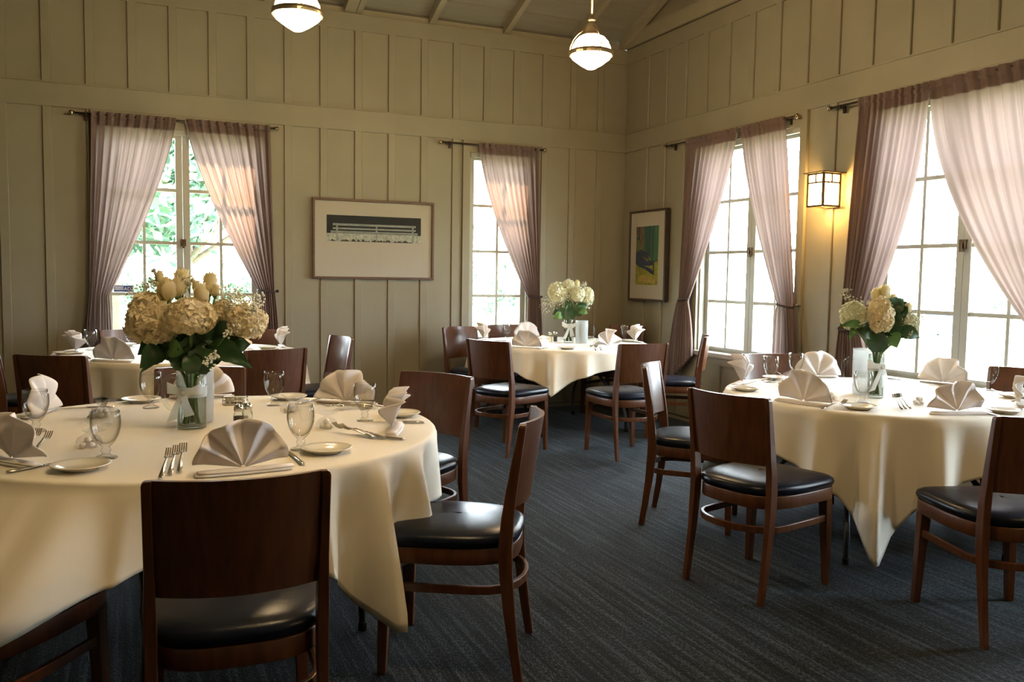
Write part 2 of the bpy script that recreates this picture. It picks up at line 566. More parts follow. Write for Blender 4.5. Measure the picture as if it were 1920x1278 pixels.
# tie beam along the gable wall
m = MB().box((-.045, YF, ZP + .012), (.0, -.0, ZP + .155))
struct('trim_1', m, M['rafter'])
struct('trim_2', MB().box((-.012, YF, ZP - .004), (.0, 0, ZP + .012)), M['dark_line'])  # thin dark strip along the beam's lower edge

# unseen eave added outside to block high sky from the back windows
me_ = MB()
me_.loft([[(x, .12, ZP - .03), (x, .85, ZP - .30), (x, .85, ZP - .22), (x, .12, ZP + .06)] for x in (XL - .5, .6)])
struct('shading_eave', me_, M['rafter'])
# ------------------------------------------------------------------ windows
ROWS = [.75, 1.17, 1.62, 2.08, 2.53]
def window(n, T, glass, opening, dg, ROWS=ROWS):
    """glass: list of casements (s0, s1); opening (s0, z0, s1, z1); dg depth of the glass"""
    a0, z0, a1, z1 = opening
    fm = MB()
    fw = .05
    # fixed frame in the wall
    for (p, q) in (((a0, 0.0, z0), (a0 + .018, .16, z1)), ((a1 - .018, 0.0, z0), (a1, .16, z1)), ((a0, 0.0, z1 - .02), (a1, .16, z1))):
        fm.box(p, q, T)
    fm.box((a0, dg - .005, z0), (a1, .16, z0 + .03), T)
    w = struct('window_%d' % n, fm, M['sash'])
    # room-side casing
    cw = .075
    for (p, q) in (((a0 - cw, -.030, z0 - .02), (a0, .004, z1 + .0)), ((a1, -.030, z0 - .02), (a1 + cw, .004, z1 + .0)), ((a0 - cw, -.030, z1), (a1 + cw, .004, ZBB)),):
        obj('casing', MB().box(p, q, T), M['trim'], w)
    obj('sill', MB().box((a0 - cw - .02, -.06, z0 - .035), (a1 + cw + .02, dg, z0 + .004), T), M['sash'], w)
    obj('apron', MB().box((a0 - cw, -.028, z0 - .11), (a1 + cw, .003, z0 - .035), T), M['trim'], w)
    m = MB()
    for i in range(3):
        m.box((a0, .0 + .012 * i, z1 - .045 + .012 * i), (a1, .03 + .012 * i, z1 - .02 + .004 * i), T)
    obj('head_stop', m, M['sash'], w)
    edges = [a0 + .018] + [None] * 0
    for ci, (g0, g1) in enumerate(glass):
        lo = (a0 + .018) if ci == 0 else (glass[ci - 1][1] + g0) / 2 + .0015
        hi = (a1 - .018) if ci == len(glass) - 1 else (g1 + glass[ci + 1][0]) / 2 - .0015
        sm = MB()
        d0, d1 = dg - .022, dg + .022
        sm.box((lo, d0, z0 + .03), (g0, d1, z1 - .02), T)
        sm.box((g1, d0, z0 + .03), (hi, d1, z1 - .02), T)
        sm.box((g0, d0, z0 + .03), (g1, d1, ROWS[0]), T)
        sm.box((g0, d0, ROWS[-1]), (g1, d1, z1 - .02), T)
        sash = obj('casement', sm, M['sash'], w)
        mid = (g0 + g1) / 2
        mw = .014
        for zz in ROWS[1:-1]:
            obj('muntin', MB().box((g0, d0 + .006, zz - mw), (g1, d1 - .006, zz + mw), T), M['sash'], sash)
        nr = len(ROWS) - 1
        for kz in range(nr):
            za, zb = ROWS[kz] + (mw if kz else 0), ROWS[kz + 1] - (mw if kz < nr - 1 else 0)
            obj('muntin', MB().box((mid - mw * .9, d0 + .006, za), (mid + mw * .9, d1 - .006, zb), T), M['sash'], sash)
            for (pa, pb) in ((g0, mid - mw * .9), (mid + mw * .9, g1)):
                obj('pane', MB().add([T((pa, dg, za)), T((pb, dg, za)), T((pb, dg, zb)), T((pa, dg, zb))], [(0, 1, 2, 3)]), M['pane'], sash)
    if len(glass) == 2:
        c = (glass[0][1] + glass[1][0]) / 2
        m = MB()
        m.box((c - .022, dg - .045, 1.595), (c + .022, dg - .022, 1.655), T)
        m.box((c - .008, dg - .058, 1.575), (c + .008, dg - .03, 1.63), T)
        obj('latch', m, M['lantern'], w)
    return w

w1 = window(1, TB, [(-5.063, -4.542), (-4.426, -3.903)], HB[0], .06)
window(2, TB, [(-1.732, -1.207)], HB[1], .06)
window(3, TR, [(-2.655, -2.12), (-2.006, -1.467)], HR[0], .08)
window(4, TR, [(-4.81, -4.25), (-4.138, -3.58)], HR[1], .08)
window(5, TR, [(-6.59, -6.07)], HR[2], .08)
# security decal inside the lower pane of window_1
dm = MB().box((-5.05, .050, 1.188), (-4.895, .056, 1.243))
dc = obj('decal', dm, M['sticker'], w1)
for i in range(3):
    obj('decal_line', MB().box((-5.043, .0492, 1.228 - .012 * i), (-4.975, .0502, 1.234 - .012 * i)), M['white_ink'], dc)
cu = bpy.data.curves.new('lettering', 'FONT')
cu.body = 'ADT'
cu.size = .042
cu.extrude = .0004
cu.materials.append(M['white_ink'])
to = bpy.data.objects.new('lettering', cu)
COL.objects.link(to)
to.parent = dc
to.location = (-4.972, .0490, 1.2)
to.rotation_euler = (PI / 2, 0, 0)

# ------------------------------------------------------------------ curtain rods and curtains
def rod(T, a0, a1, label, z=2.668):
    t = thing('curtain_rod', label, 'curtain rod', T(((a0 + a1) / 2, 0, z)), 0, 'bronze curtain rods')
    o = Vector(t.location)
    def L(q): return tuple(Vector(T(q)) - o)
    m = MB(); m.smooth = True
    m.tube([L((a0, -.075, z)), L((a1, -.075, z))], .008, 10)
    obj('rod_bar', m, M['rod'], t)
    for e, s in ((a0, -1), (a1, 1)):
        m = MB(); m.smooth = True
        c = L((e + s * .022, -.075, z))
        m.lathe([(.0005, -.021), (.012, -.017), (.019, -.008), (.021, 0), (.019, .008), (.012, .017), (.0005, .021)], 14, c)
        obj('finial', m, M['finial'], t)
        m = MB(); m.smooth = True
        m.tube([L((e - s * .004, -.075, z)), L((e + s * .006, -.075, z))], .014, 10)
        obj('collar', m, M['rod'], t)
        m = MB()
        b = e - s * .09
        m.box((b - .008, -.082, z - .018), (b + .008, -.028, z - .008), T)
        m.box((b - .012, -.036, z - .05), (b + .012, -.026, z + .02), T)
        m.box((b - .006, -.088, z - .02), (b + .006, -.082, z + .006), T)
        m.v = [tuple(Vector(q) - o) for q in m.v]
        obj('bracket', m, M['rod'], t)

rod(TB, -5.323, -3.709, 'dark bronze rod with ball finials over the paired window behind the rear table')
rod(TB, -2.11, -1.025, 'dark bronze rod over the narrow single window, bare along one half')
rod(TR, -2.71, -.901, 'dark bronze rod over the window between the colourful picture and the wall lantern')
rod(TR, -5.29, -3.098, 'dark bronze rod over the big bright window past the wall lantern')

def curtain(T, top, tie, bot, zt, zb, seed, label, ztop=2.69, n=9, zin=.22, pw=1.4, show_tie=True):
    """top=(outer,inner) tie=(outer,inner) bot=(outer,inner) along the wall; zt height of the tieback"""
    rnd = random.Random(seed)
    NA, NU = 110, 54
    ph = rnd.random() * 6
    amps = [.75 + .5 * rnd.random() for _ in range(12)]
    def pt(a, q):
        # q 0..1 above tie, 1..2 below tie
        fold = math.sin(2 * PI * n * a + ph + .8 * math.sin(5 * a + seed)) + .35 * math.sin(2 * PI * n * 2.3 * a + 1.3 * seed)
        fold *= amps[int(a * 11.99)] * .5 + .5
        if q <= 1:
            e = q
            ee = e * (1 - a) + (e ** pw) * a
            s = (top[0] + (top[1] - top[0]) * a) * (1 - ee) + (tie[0] + (tie[1] - tie[0]) * a) * ee
            z = ztop + (zt - ztop) * e
            w = .017 * (1 - .25 * e)
            d = -.078 - .014 * math.sin(PI * a) * e - w * fold * (.55 + .45 * min(1, e * 5))
            if e < .03: d = -.075 - .010 * fold
        else:
            e = q - 1
            s0 = tie[0] + (tie[1] - tie[0]) * a
            s1 = bot[0] + (bot[1] - bot[0]) * a
            ee = 1 - (1 - e) ** 2.2
            s = s0 + (s1 - s0) * ee
            zend = zb + zin * a
            z = zt + (zend - zt) * e
            d = -.092 - .016 * fold * (.8 + .4 * e)
        return (s, min(d, -.036), z)
    qs = [i / 34 for i in range(35)] + [1 + (i + 1) / 20 for i in range(20)]
    rows = [[pt(j / NA, q) for j in range(NA + 1)] for q in qs]
    o0 = Vector(T(((top[0] + tie[0]) / 2, 0, zb)))
    t = thing('curtain', label, 'curtain', o0, 0, 'mauve sheer curtains')
    def L(q): return tuple(Vector(T(q)) - o0)
    m = MB(); m.smooth = True
    m.grid([[L(q) for q in row] for row in rows])
    obj('fabric', m, M['curtain'], t)
    # doubled heading (rod pocket) and bottom hem
    m = MB(); m.smooth = True
    qq = [i / 12 * .072 for i in range(13)]
    m.grid([[L((lambda p: (p[0], p[1] - .004 - .012 * (1 if q < .035 else 0), p[2]))(pt(j / NA, q))) for j in range(NA + 1)] for q in qq])
    obj('heading', m, M['curtain'], t)
    m = MB(); m.smooth = True
    m.grid([[L((lambda p: (p[0], p[1] - .003, p[2]))(pt(j / NA, q))) for j in range(NA + 1)] for q in [1.87 + .0325 * i for i in range(5)]])
    obj('hem', m, M['curtain'], t)
    c0, c1 = tie
    if not show_tie:
        return t
    m = MB(); m.smooth = True
    cm, hw = (c0 + c1) / 2, abs(c1 - c0) / 2 + .001
    ring = [L((cm + hw * math.cos(2 * PI * i / 28), -.088 + (.034) * math.sin(2 * PI * i / 28), zt + .012 * math.cos(2 * PI * i / 28) * (1 if c1 > c0 else -1))) for i in range(29)]
    m.tube(ring, .008, 8)
    sgn = 1 if c0 > c1 else -1
    m.tube([L((c0 + sgn * .008, -.08, zt)), L((c0 + sgn * .02, -.04, zt)), L((c0 + sgn * .022, -.024, zt))], .006, 6)
    obj('tieback', m, M['tie'], t)
    m = MB(); m.smooth = True
    m.lathe([(.0005, -.015), (.011, -.011), (.015, 0), (.011, .011), (.0005, .015)], 10, L((c0 + sgn * .030, -.06, zt)))
    obj('holdback_knob', m, M['rod'], t)
    return t

curtain(TB, (-5.195, -4.535), (-5.235, -5.08), (-5.275, -5.06), 1.16, .42, 1, 'sheer mauve curtain tied back beside the blank end of the panelled wall', pw=1.35, show_tie=False)
curtain(TB, (-3.745, -4.465), (-3.715, -3.86), (-3.67, -3.88), 1.205, .42, 2, 'sheer mauve curtain with a warm sun patch, tied beside the bench picture', pw=1.35)
curtain(TB, (-1.072, -1.735), (-1.035, -1.178), (-1.0, -1.19), 1.165, .42, 3, 'single sheer mauve curtain drawn across the narrow window', pw=1.5)
curtain(TR, (-1.254, -2.02), (-1.20, -1.36), (-1.07, -1.46), 1.18, .36, 4, 'sheer mauve curtain tied back beside the colourful abstract picture', pw=1.3, zin=.30)
curtain(TR, (-2.60, -2.05), (-2.775, -2.60), (-2.86, -2.58), 1.17, .36, 5, 'sheer mauve curtain tied back beside the glowing wall lantern', pw=1.4)
curtain(TR, (-3.37, -3.978), (-3.29, -3.50), (-3.25, -3.60), 1.02, .36, 6, 'backlit sheer mauve curtain behind the flowers of the bright window table', pw=1.9, n=10)
curtain(TR, (-5.02, -3.995), (-5.05, -4.86), (-5.10, -4.80), 1.02, .36, 7, 'wide glowing sheer curtain at the bright window above the cut-off chair', pw=1.8, n=10)

# ------------------------------------------------------------------ pictures
def picture1():
    t = thing('framed_picture', 'walnut framed wide picture of a long slatted bench on white mat', 'picture', (-2.772, -.022, 1.70))
    w2, h2, fw, dp = .592, .376, .022, .032
    for (a, b, c, d) in ((-w2, h2 - fw, w2, h2), (-w2, -h2, w2, -h2 + fw), (-w2, -h2 + fw, -w2 + fw, h2 - fw), (w2 - fw, -h2 + fw, w2, h2 - fw)):
        obj('frame_rail', MB().box((a, -dp, b), (c, 0, d)), M['frame'], t)
    obj('mat_board', MB().box((-w2 + fw, -.008, -h2 + fw), (w2 - fw, 0, h2 - fw)), M['mat_board'], t)
    obj('glazing', MB().add([(-w2 + fw, -.020, -h2 + fw), (w2 - fw, -.020, -h2 + fw), (w2 - fw, -.020, h2 - fw), (-w2 + fw, -.020, h2 - fw)], [(0, 1, 2, 3)]), M['pic_glass'], t)
    # print: x -.455..+.462, z .215 .. -.01
    p = obj('print', MB().box((-.458, -.0095, .032), (.462, -.008, .222)), M['print_dark'], t)
    obj('pale_ground', MB().box((-.458, -.0098, -.022), (.462, -.008, .052)), M['print_pale'], p)
    for i, (zc, hh, xa, xb) in enumerate(((.135, .010, -.40, .41), (.098, .0085, -.40, .41), (.070, .006, -.42, .43), (.058, .004, -.42, .43))):
        obj('bench_slat', MB().box((xa, -.0103, zc - hh), (xb, -.0098, zc + hh)), M['print_slat'], p)
    for x0 in (-.36, .02, .38):
        obj('bench_leg', MB().box((x0 - .008, -.0105, -.018), (x0 + .008, -.0098, .125)), M['print_slat'], p)
    rr = random.Random(4)
    m = MB()
    for i in range(34):
        xx = rr.uniform(-.44, .36)
        hh = rr.uniform(.008, .03)
        m.add([(xx - .02, -.0101, -.022), (xx + .02, -.0101, -.022), (xx + rr.uniform(-.01, .01), -.0101, -.022 + hh)], [(0, 1, 2)])
    obj('grass_tufts', m, M['print_shade'], p, kind='stuff')
picture1()

def picture2():
    t = thing('framed_picture', 'tall dark framed abstract landscape of teal trees and navy shadows', 'picture', (-.022, -.575, 1.605), 0)
    # local: along +y is world y; faces -x
    w2, h2, fw, dp = .345, .465, .022, .050
    for (a, b, c, d) in ((-w2, h2 - fw, w2, h2), (-w2, -h2, w2, -h2 + fw), (-w2, -h2 + fw, -w2 + fw, h2 - fw), (w2 - fw, -h2 + fw, w2, h2 - fw)):
        obj('frame_rail', MB().box((-dp, a, b), (0, c, d)), M['frame_dark'], t)
    obj('mat_board', MB().box((-.036, -w2 + fw, -h2 + fw), (0, w2 - fw, h2 - fw)), M['mat_board'], t)
    obj('glazing', MB().add([(-.044, -w2 + fw, -h2 + fw), (-.044, w2 - fw, -h2 + fw), (-.044, w2 - fw, h2 - fw), (-.044, -w2 + fw, h2 - fw)], [(0, 1, 2, 3)]), M['pic_glass'], t)
    # painting coordinates: p 0 (far side, +y) .. 1 (near side, -y), q 0 bottom .. 1 top
    Y0, Y1, Z0, Z1 = .215, -.205, -.30, .30
    def poly(name, pts, mt, lay, par):
        vs = [(-.0362 - .0003 * lay, Y0 + (Y1 - Y0) * p, Z0 + (Z1 - Z0) * q) for p, q in pts]
        return obj(name, MB().add(vs, [tuple(range(len(vs)))]), mt, par)
    base = poly('painting', [(0, 0), (1, 0), (1, 1), (0, 1)], M['paint_lime'], 0, t)
    poly('brush_area', [(0, .55), (.42, .58), (.40, 1), (0, 1)], M['paint_olive'], 1, base)
    poly('brush_area', [(.38, .62), (.55, .5), (.78, .38), (.98, .40), (1, 1), (.36, 1)], M['paint_teal'], 2, base)
    poly('brush_area', [(.80, .42), (.97, .42), (.99, 1), (.82, 1)], M['paint_green'], 3, base)
    poly('brush_area', [(.66, .44), (.70, .44), (.71, 1), (.68, 1)], M['paint_olive'], 4, base)
    poly('brush_area', [(0, .36), (0, .56), (.22, .61), (.5, .56), (.62, .42), (.83, .40), (.83, .17), (.72, .19), (.42, .27), (.12, .32)], M['paint_navy'], 3, base)
    poly('brush_area', [(.24, .50), (.58, .44), (.56, .39), (.36, .46)], M['paint_olive'], 4, base)
    poly('brush_area', [(.38, .33), (.72, .27), (.79, .23), (.78, .34), (.6, .32)], M['paint_lime'], 4, base)
    poly('brush_area', [(.0, .86), (.09, .84), (.10, 1), (0, 1)], M['paint_rust'], 4, base)
    poly('brush_area', [(.0, .80), (.16, .76), (.17, 1), (.13, 1), (.12, .84)], M['paint_navy'], 5, base)
    poly('brush_area', [(.22, .72), (.33, .72), (.36, 1), (.22, 1)], M['paint_rust'], 3, base)
    poly('brush_area', [(.10, .10), (.3, .20), (.62, .14), (.9, .12), (.85, .02), (.5, .04), (.2, .05)], M['paint_gold'], 2, base)
picture2()

# ------------------------------------------------------------------ lamps
def pendant(x, y, z, label):
    """z = height of the metal band"""
    t = thing('pendant_lamp', label, 'pendant lamp', (x, y, z), 0, 'schoolhouse pendant lamps')
    m = MB(); m.smooth = True
    m.lathe([(.135, .012), (.128, .045), (.112, .078), (.088, .105), (.062, .118)], 32)
    m.lathe([(.138, -.014), (.125, -.035), (.075, -.072), (.03, -.099), (.010, -.106), (.0005, -.107)], 32)
    obj('opal_shade', m, M['opal'], t)
    m = MB(); m.smooth = False
    m.lathe([(.137, -.016), (.147, -.016), (.149, 0), (.147, .016), (.137, .016)], 36, closed_prof=True)
    obj('band', m, M['ring'], t)
    for i in range(3):
        a = 2 * PI * i / 3 + .5
        m = MB(); m.smooth = True
        m.tube([(rr * math.cos(a), rr * math.sin(a), zz) for rr, zz in ((.147, 0), (.142, .05), (.122, .095), (.092, .13), (.055, .155), (.03, .175))], .0042, 6)
        obj('strap', m, M['brass'], t)
        m = MB(); m.smooth = True
        m.lathe([(.0005, -.006), (.006, -.003), (.006, .003), (.0005, .006)], 8, (.150 * math.cos(a), .150 * math.sin(a), -.012))
        obj('thumb_screw', m, M['brass'], t)
    m = MB(); m.smooth = True
    m.lathe([(.066, .112), (.066, .122), (.050, .128), (.040, .165), (.030, .195), (.020, .198), (.020, .215), (.025, .217), (.025, .228), (.014, .232), (.014, .252), (.009, .256)], 24)
    obj('fitter', m, M['ring'], t)
    top = cz(y) + .03 - z
    m = MB(); m.smooth = True
    m.tube([(0, 0, .25), (0, 0, top)], .0075, 8)
    obj('stem', m, M['ring'], t)
    m = MB(); m.smooth = True
    m.lathe([(.008, top - .10), (.05, top - .07), (.055, top - .02), (.05, top + .02)], 20)
    obj('canopy', m, M['ring'], t)

pendant(-2.05, -2.95, 2.875, 'lit opal pendant hanging near the corner, its stem in view')
pendant(-4.0, -2.95, 2.885, 'lit opal pendant over the gap behind the front table, cut by the frame')
for (x, y, lb) in ((-1.14, -8.45, 'lit opal pendant at the window side of the room, mirrored in the picture glass'), (-4.05, -6.0, 'lit opal pendant just above the view before the front table')):
    pendant(x, y, 2.88, lb)

def sconce():
    t = thing('wall_lantern', 'square bronze wall lantern glowing amber between the two side windows', 'wall lamp', (0, -3.1, 2.052))
    w, d0, d1, h = .078, -.195, -.04, .125
    bars = []
    for (x, y) in ((d0, -w), (d0, w), (d1, -w), (d1, w)):
        obj('corner_post', MB().box((x - .008, y - .008, -h), (x + .008, y + .008, h)), M['lantern'], t)
    for z in (-h, h - .012):
        m = MB()
        m.box((d0 - .006, -w - .006, z), (d0 + .008, w + .006, z + .014))
        m.box((d1 - .008, -w - .006, z), (d1 + .006, w + .006, z + .014))
        m.box((d0 + .008, -w - .006, z), (d1 - .008, -w + .008, z + .014))
        m.box((d0 + .008, w - .008, z), (d1 - .008, w + .006, z + .014))
        obj('rail', m, M['lantern'], t)
    zb = .055
    m = MB()
    m.box((d0 - .005, -w, zb - .006), (d0 + .004, w, zb + .006))
    m.box((d0, -w - .005, zb - .006), (d1, -w + .004, zb + .006))
    m.box((d0, w - .004, zb - .006), (d1, w + .005, zb + .006))
    obj('cross_bar', m, M['lantern'], t)
    m = MB()
    m.box((d0 - .005, -.006, zb), (d0 + .004, .006, h))
    c = (d0 + d1) / 2
    m.box((c - .006, -w - .005, zb), (c + .006, -w + .004, h))
    m.box((c - .006, w - .004, zb), (c + .006, w + .005, h))
    obj('glazing_bar', m, M['lantern'], t)
    for (a, b) in (((d0 + .001, -w + .006, -h + .012), (d0 + .004, w - .006, h - .012)), ((d0 + .008, -w + .001, -h + .012), (d1 - .008, -w + .004, h - .012)), ((d0 + .008, w - .004, -h + .012), (d1 - .008, w - .001, h - .012))):
        obj('pane', MB().box(a, b), M['amber'], t)
    m = MB()
    m.add([(d0 - .03, -w - .03, h), (0, -w - .03, h), (0, w + .03, h), (d0 - .03, w + .03, h), (d0 - .03, -w - .03, h + .008), (0, -w - .03, h + .008), (0, w + .03, h + .008), (d0 - .03, w + .03, h + .008)],
          [(0, 3, 2, 1), (4, 5, 6, 7), (0, 1, 5, 4), (1, 2, 6, 5), (2, 3, 7, 6), (3, 0, 4, 7)])
    obj('roof_plate', m, M['lantern'], t)
    obj('back_plate', MB().box((-.03, -.06, -.12), (-.021, .06, .12)), M['lantern'], t)
    obj('arm', MB().box((d1, -.02, .02), (-.021, .02, .06)), M['lantern'], t)
    m = MB(); m.smooth = True
    m.lathe([(.0005, -.06), (.02, -.055), (.03, -.03), (.028, .0), (.016, .03), (.013, .05)], 14, (-.135, 0, .0))
    obj('bulb', m, M['amber'], t)
sconce()

# ------------------------------------------------------------------ chairs
def make_chair():
    t = thing('dining_chair', '', 'chair', (0, 0, 0), 0, 'cherry wood dining chairs')
    # seat outline (front wide with rounded corners, rounded back)
    def outline(grow=0.0, n=48):
        pts = []
        for i in range(n):
            a = 2 * PI * i / n
            ca, sa = math.cos(a), math.sin(a)
            e = .25 if sa > 0 else .62
            x = (abs(ca) ** e) * (1 if ca >= 0 else -1)
            y = (abs(sa) ** e) * (1 if sa >= 0 else -1)
            w = .232 if y > 0 else .232 - .018 * (-y)
            pts.append((x * (w + grow), y * (.245 + grow) + .0))
        return pts
    m = MB(); m.smooth = True
    rings = []
    for g, z in ((-.006, .452), (.004, .462), (.008, .475), (.004, .489), (-.012, .500), (-.045, .508), (-.10, .513), (-.17, .516), (-.225, .517)):
        rings.append([(x, y, z) for x, y in outline(g)])
    m.loft(rings)
    obj('seat', m, M['vinyl'], t)
    m = MB(); m.smooth = False
    o1, o0 = outline(.002), outline(-.022)
    m.loft([[(x, y, .398) for x, y in o1], [(x, y, .454) for x, y in o1], [(x, y, .454) for x, y in o0], [(x, y, .398) for x, y in o0]], True, False, True)
    m.sm = [True] * len(m.sm)
    me = m.mesh('seat_frame')
    sf = link('seat_frame', me, M['wood'], t)
    m = MB()
    m.loft([[(x, y, .408) for x, y in outline(-.02)], [(x, y, .412) for x, y in outline(-.02)]])
    obj('dust_cover', m, M['underseat'], t)
    # rear legs / stiles
    prof = [(0.0, -.262, .030), (.12, -.243, .034), (.25, -.226, .040), (.38, -.214, .046), (.47, -.212, .046), (.56, -.218, .042), (.66, -.230, .037), (.76, -.245, .032), (.872, -.263, .026)]
    for sx in (-1, 1):
        m = MB()
        rings = []
        for z, y, dp in prof:
            hw = .0115 + (.003 if .3 < z < .6 else 0)
            xo = sx * (.205 + (.010 if z < .2 else .004) * 0 + .008 * max(0, (z - .5)))
            rings.append([(xo - hw, y - dp / 2, z), (xo + hw, y - dp / 2, z), (xo + hw, y + dp / 2, z), (xo - hw, y + dp / 2, z)])
        # rounded top
        xq = sx * .2075
        rings.append([(xq - hw, -.263 - .013, .8735), (xq + hw, -.263 - .013, .8735), (xq + hw, -.263 + .013, .8735), (xq - hw, -.263 + .013, .8735)])
        wi, wo = (.0125, .0095) if sx > 0 else (.0095, .0125)
        rings.append([(xq - wi, -.264 - .012, .880), (xq + wo, -.264 - .012, .880), (xq + wo, -.264 + .012, .880), (xq - wi, -.264 + .012, .880)])
        z, y, dp = .8845, -.2655, .022
        xo = sx * .208
        wi, wo = (.0125, .002) if sx > 0 else (.002, .0125)
        rings.append([(xo - wi, y - dp / 2, z), (xo + wo, y - dp / 2, z), (xo + wo, y + dp / 2, z), (xo - wi, y + dp / 2, z)])
        m.loft(rings)
        obj('rear_leg', m, M['wood'], t)
        # front leg, tapered
        m = MB()
        rings = []
        for z, hw in ((0, .0145), (.02, .0150), (.22, .0185), (.40, .0225), (.449, .0225)):
            xo = sx * (.194 + .018 * (1 - z / .45))
            yo = .202 + .008 * (1 - z / .45)
            rings.append([(xo - hw, yo - hw, z), (xo + hw, yo - hw, z), (xo + hw, yo + hw, z), (xo - hw, yo + hw, z)])
        m.loft(rings)
        obj('front_leg', m, M['wood'], t)
    # curved backrest panel
    m = MB(); m.smooth = True
    NX, NZ = 18, 8
    def bk(a, zt, side):
        # a -1..1, zt 0..1
        z = .590 + (.8845 - .590) * zt
        # rounded top corners
        yb = -.222 - (.268 - .222) * max(0, (z - .58) / .30)
        bow = .050 * (1 - a * a)
        th = .0075
        return (a * (.1945 + .008 * max(0, z - .5)), yb - bow + (th if side else -th) + .006, z)
    fr = [[bk(-1 + 2 * j / NX, i / NZ, 1) for j in range(NX + 1)] for i in range(NZ + 1)]
    ba = [[bk(-1 + 2 * j / NX, i / NZ, 0) for j in range(NX + 1)] for i in range(NZ + 1)]
    m.grid([row[::-1] for row in fr])
    m.grid(ba)
    m.smooth = False
    m.grid([fr[-1][::-1], ba[-1][::-1]])
    m.grid([fr[0], ba[0]])
    m.grid([[fr[i][0] for i in range(NZ + 1)], [ba[i][0] for i in range(NZ + 1)]])
    m.grid([[ba[i][-1] for i in range(NZ + 1)], [fr[i][-1] for i in range(NZ + 1)]])
    obj('backrest', m, M['wood'], t)
    # stretcher hoop: runs from the front legs round behind
    pts = [(.205, .20, .308), (.206, .05, .308), (.204, -.10, .308)]
    for i in range(1, 12):
        a = PI * i / 12
        pts.append((.204 * math.cos(a), -.10 - .165 * math.sin(a) ** .8, .308))
    pts += [(-.204, -.10, .308), (-.206, .05, .308), (-.205, .20, .308)]
    m = MB()
    m.beam(pts, .016, .030)
    obj('stretcher', m, M['wood'], t)
    return t

chair0 = make_chair()
used = []
def chair(bx, by, deg, label):
    a = R(deg)
    return place(chair0, used, (bx + .25 * math.cos(a), by + .25 * math.sin(a), 0), a - PI / 2, label)

CH = [
    (-4.685, -6.06, 87, 'dark cherry chair at the front table, chipped top rail, back toward the viewer'),
    (-3.640, -5.44, 150, 'cherry chair drawn out at the front table, seat in full view beside the aisle'),
    (-3.545, -4.15, 214, 'cherry chair tucked at the front table, facing the plate at the cloth edge'),
    (-4.60, -3.56, 262, 'cherry chair pushed in at the front table directly behind the flower vase'),
    (-5.76, -1.45, 6, 'cherry chair at the end of the rear table, cut off by the picture edge'),
    (-5.45, -5.755, 54, 'cherry chair under the hanging cloth corner of the front table, only one leg showing'),
    (-4.07, -2.50, 108, 'cherry chair at the rear table with its back beside the bouquet leaves'),
    (-5.34, -2.62, 62, 'very dark cherry chair at the rear table in front of the dome napkin'),
    (-3.43, -1.50, 190, 'glossy cherry chair at the rear table seen edge-on against the panelled wall'),
    (-4.95, -.36, 292, 'cherry chair behind the rear table below the first window curtain'),
    (-3.96, -.50, 245, 'cherry chair behind the rear table, top rail showing past the cream blooms'),
    (-2.415, -2.09, 27, 'cherry chair at the corner table, back to the aisle, seat under the cloth point'),
    (-1.392, -2.650, 90, 'orange-lit cherry chair at the corner table with blue sheen on its seat'),
    (-2.03, -.43, 292, 'cherry chair at the corner table with a white window glint on its back'),
    (-1.425, -.17, 270, 'cherry chair against the wall behind the corner table, under the narrow window'),
    (-.235, -.50, 205, 'cherry chair behind the corner table, in the angle of the two walls'),
    (-.36, -1.98, 146, 'edge-on cherry chair with bright blue seat beside the side window curtain'),
    (-2.543, -5.18, 14, 'dark cherry chair at the bright window table, back panel square to the aisle'),
    (-2.18, -4.02, -43, 'cherry chair at the bright window table, turned sideways with sunlit inner back'),
    (-1.03, -3.68, 252, 'cherry chair at the bright window table facing in below the wall lantern'),
    (-.185, -4.86, 197, 'cherry chair beside the big bright window, seen past the goblet'),
    (-1.79, -6.09, 71, 'cherry chair at the bright window table, back cut by the picture edge'),
]
for i, c in enumerate(CH):
    o = chair(*c)
    if i == 0:
        m = MB()
        for (x, w, h) in ((.062, .011, .017), (.030, .016, .006), (.10, .012, .005), (-.02, .02, .004)):
            yb = -.3165 + .050 * (x / .2) ** 2
            m.add([(x - w, yb, .8846), (x + w, yb, .8846), (x + w * .3, yb, .8846 - h), (x - w * .2, yb, .8846 - h)], [(0, 1, 2, 3)])
        q = obj('chipped_edge', m, M['patch'], o)
        q['label'] = 'pale chips of bare wood along the top rail'

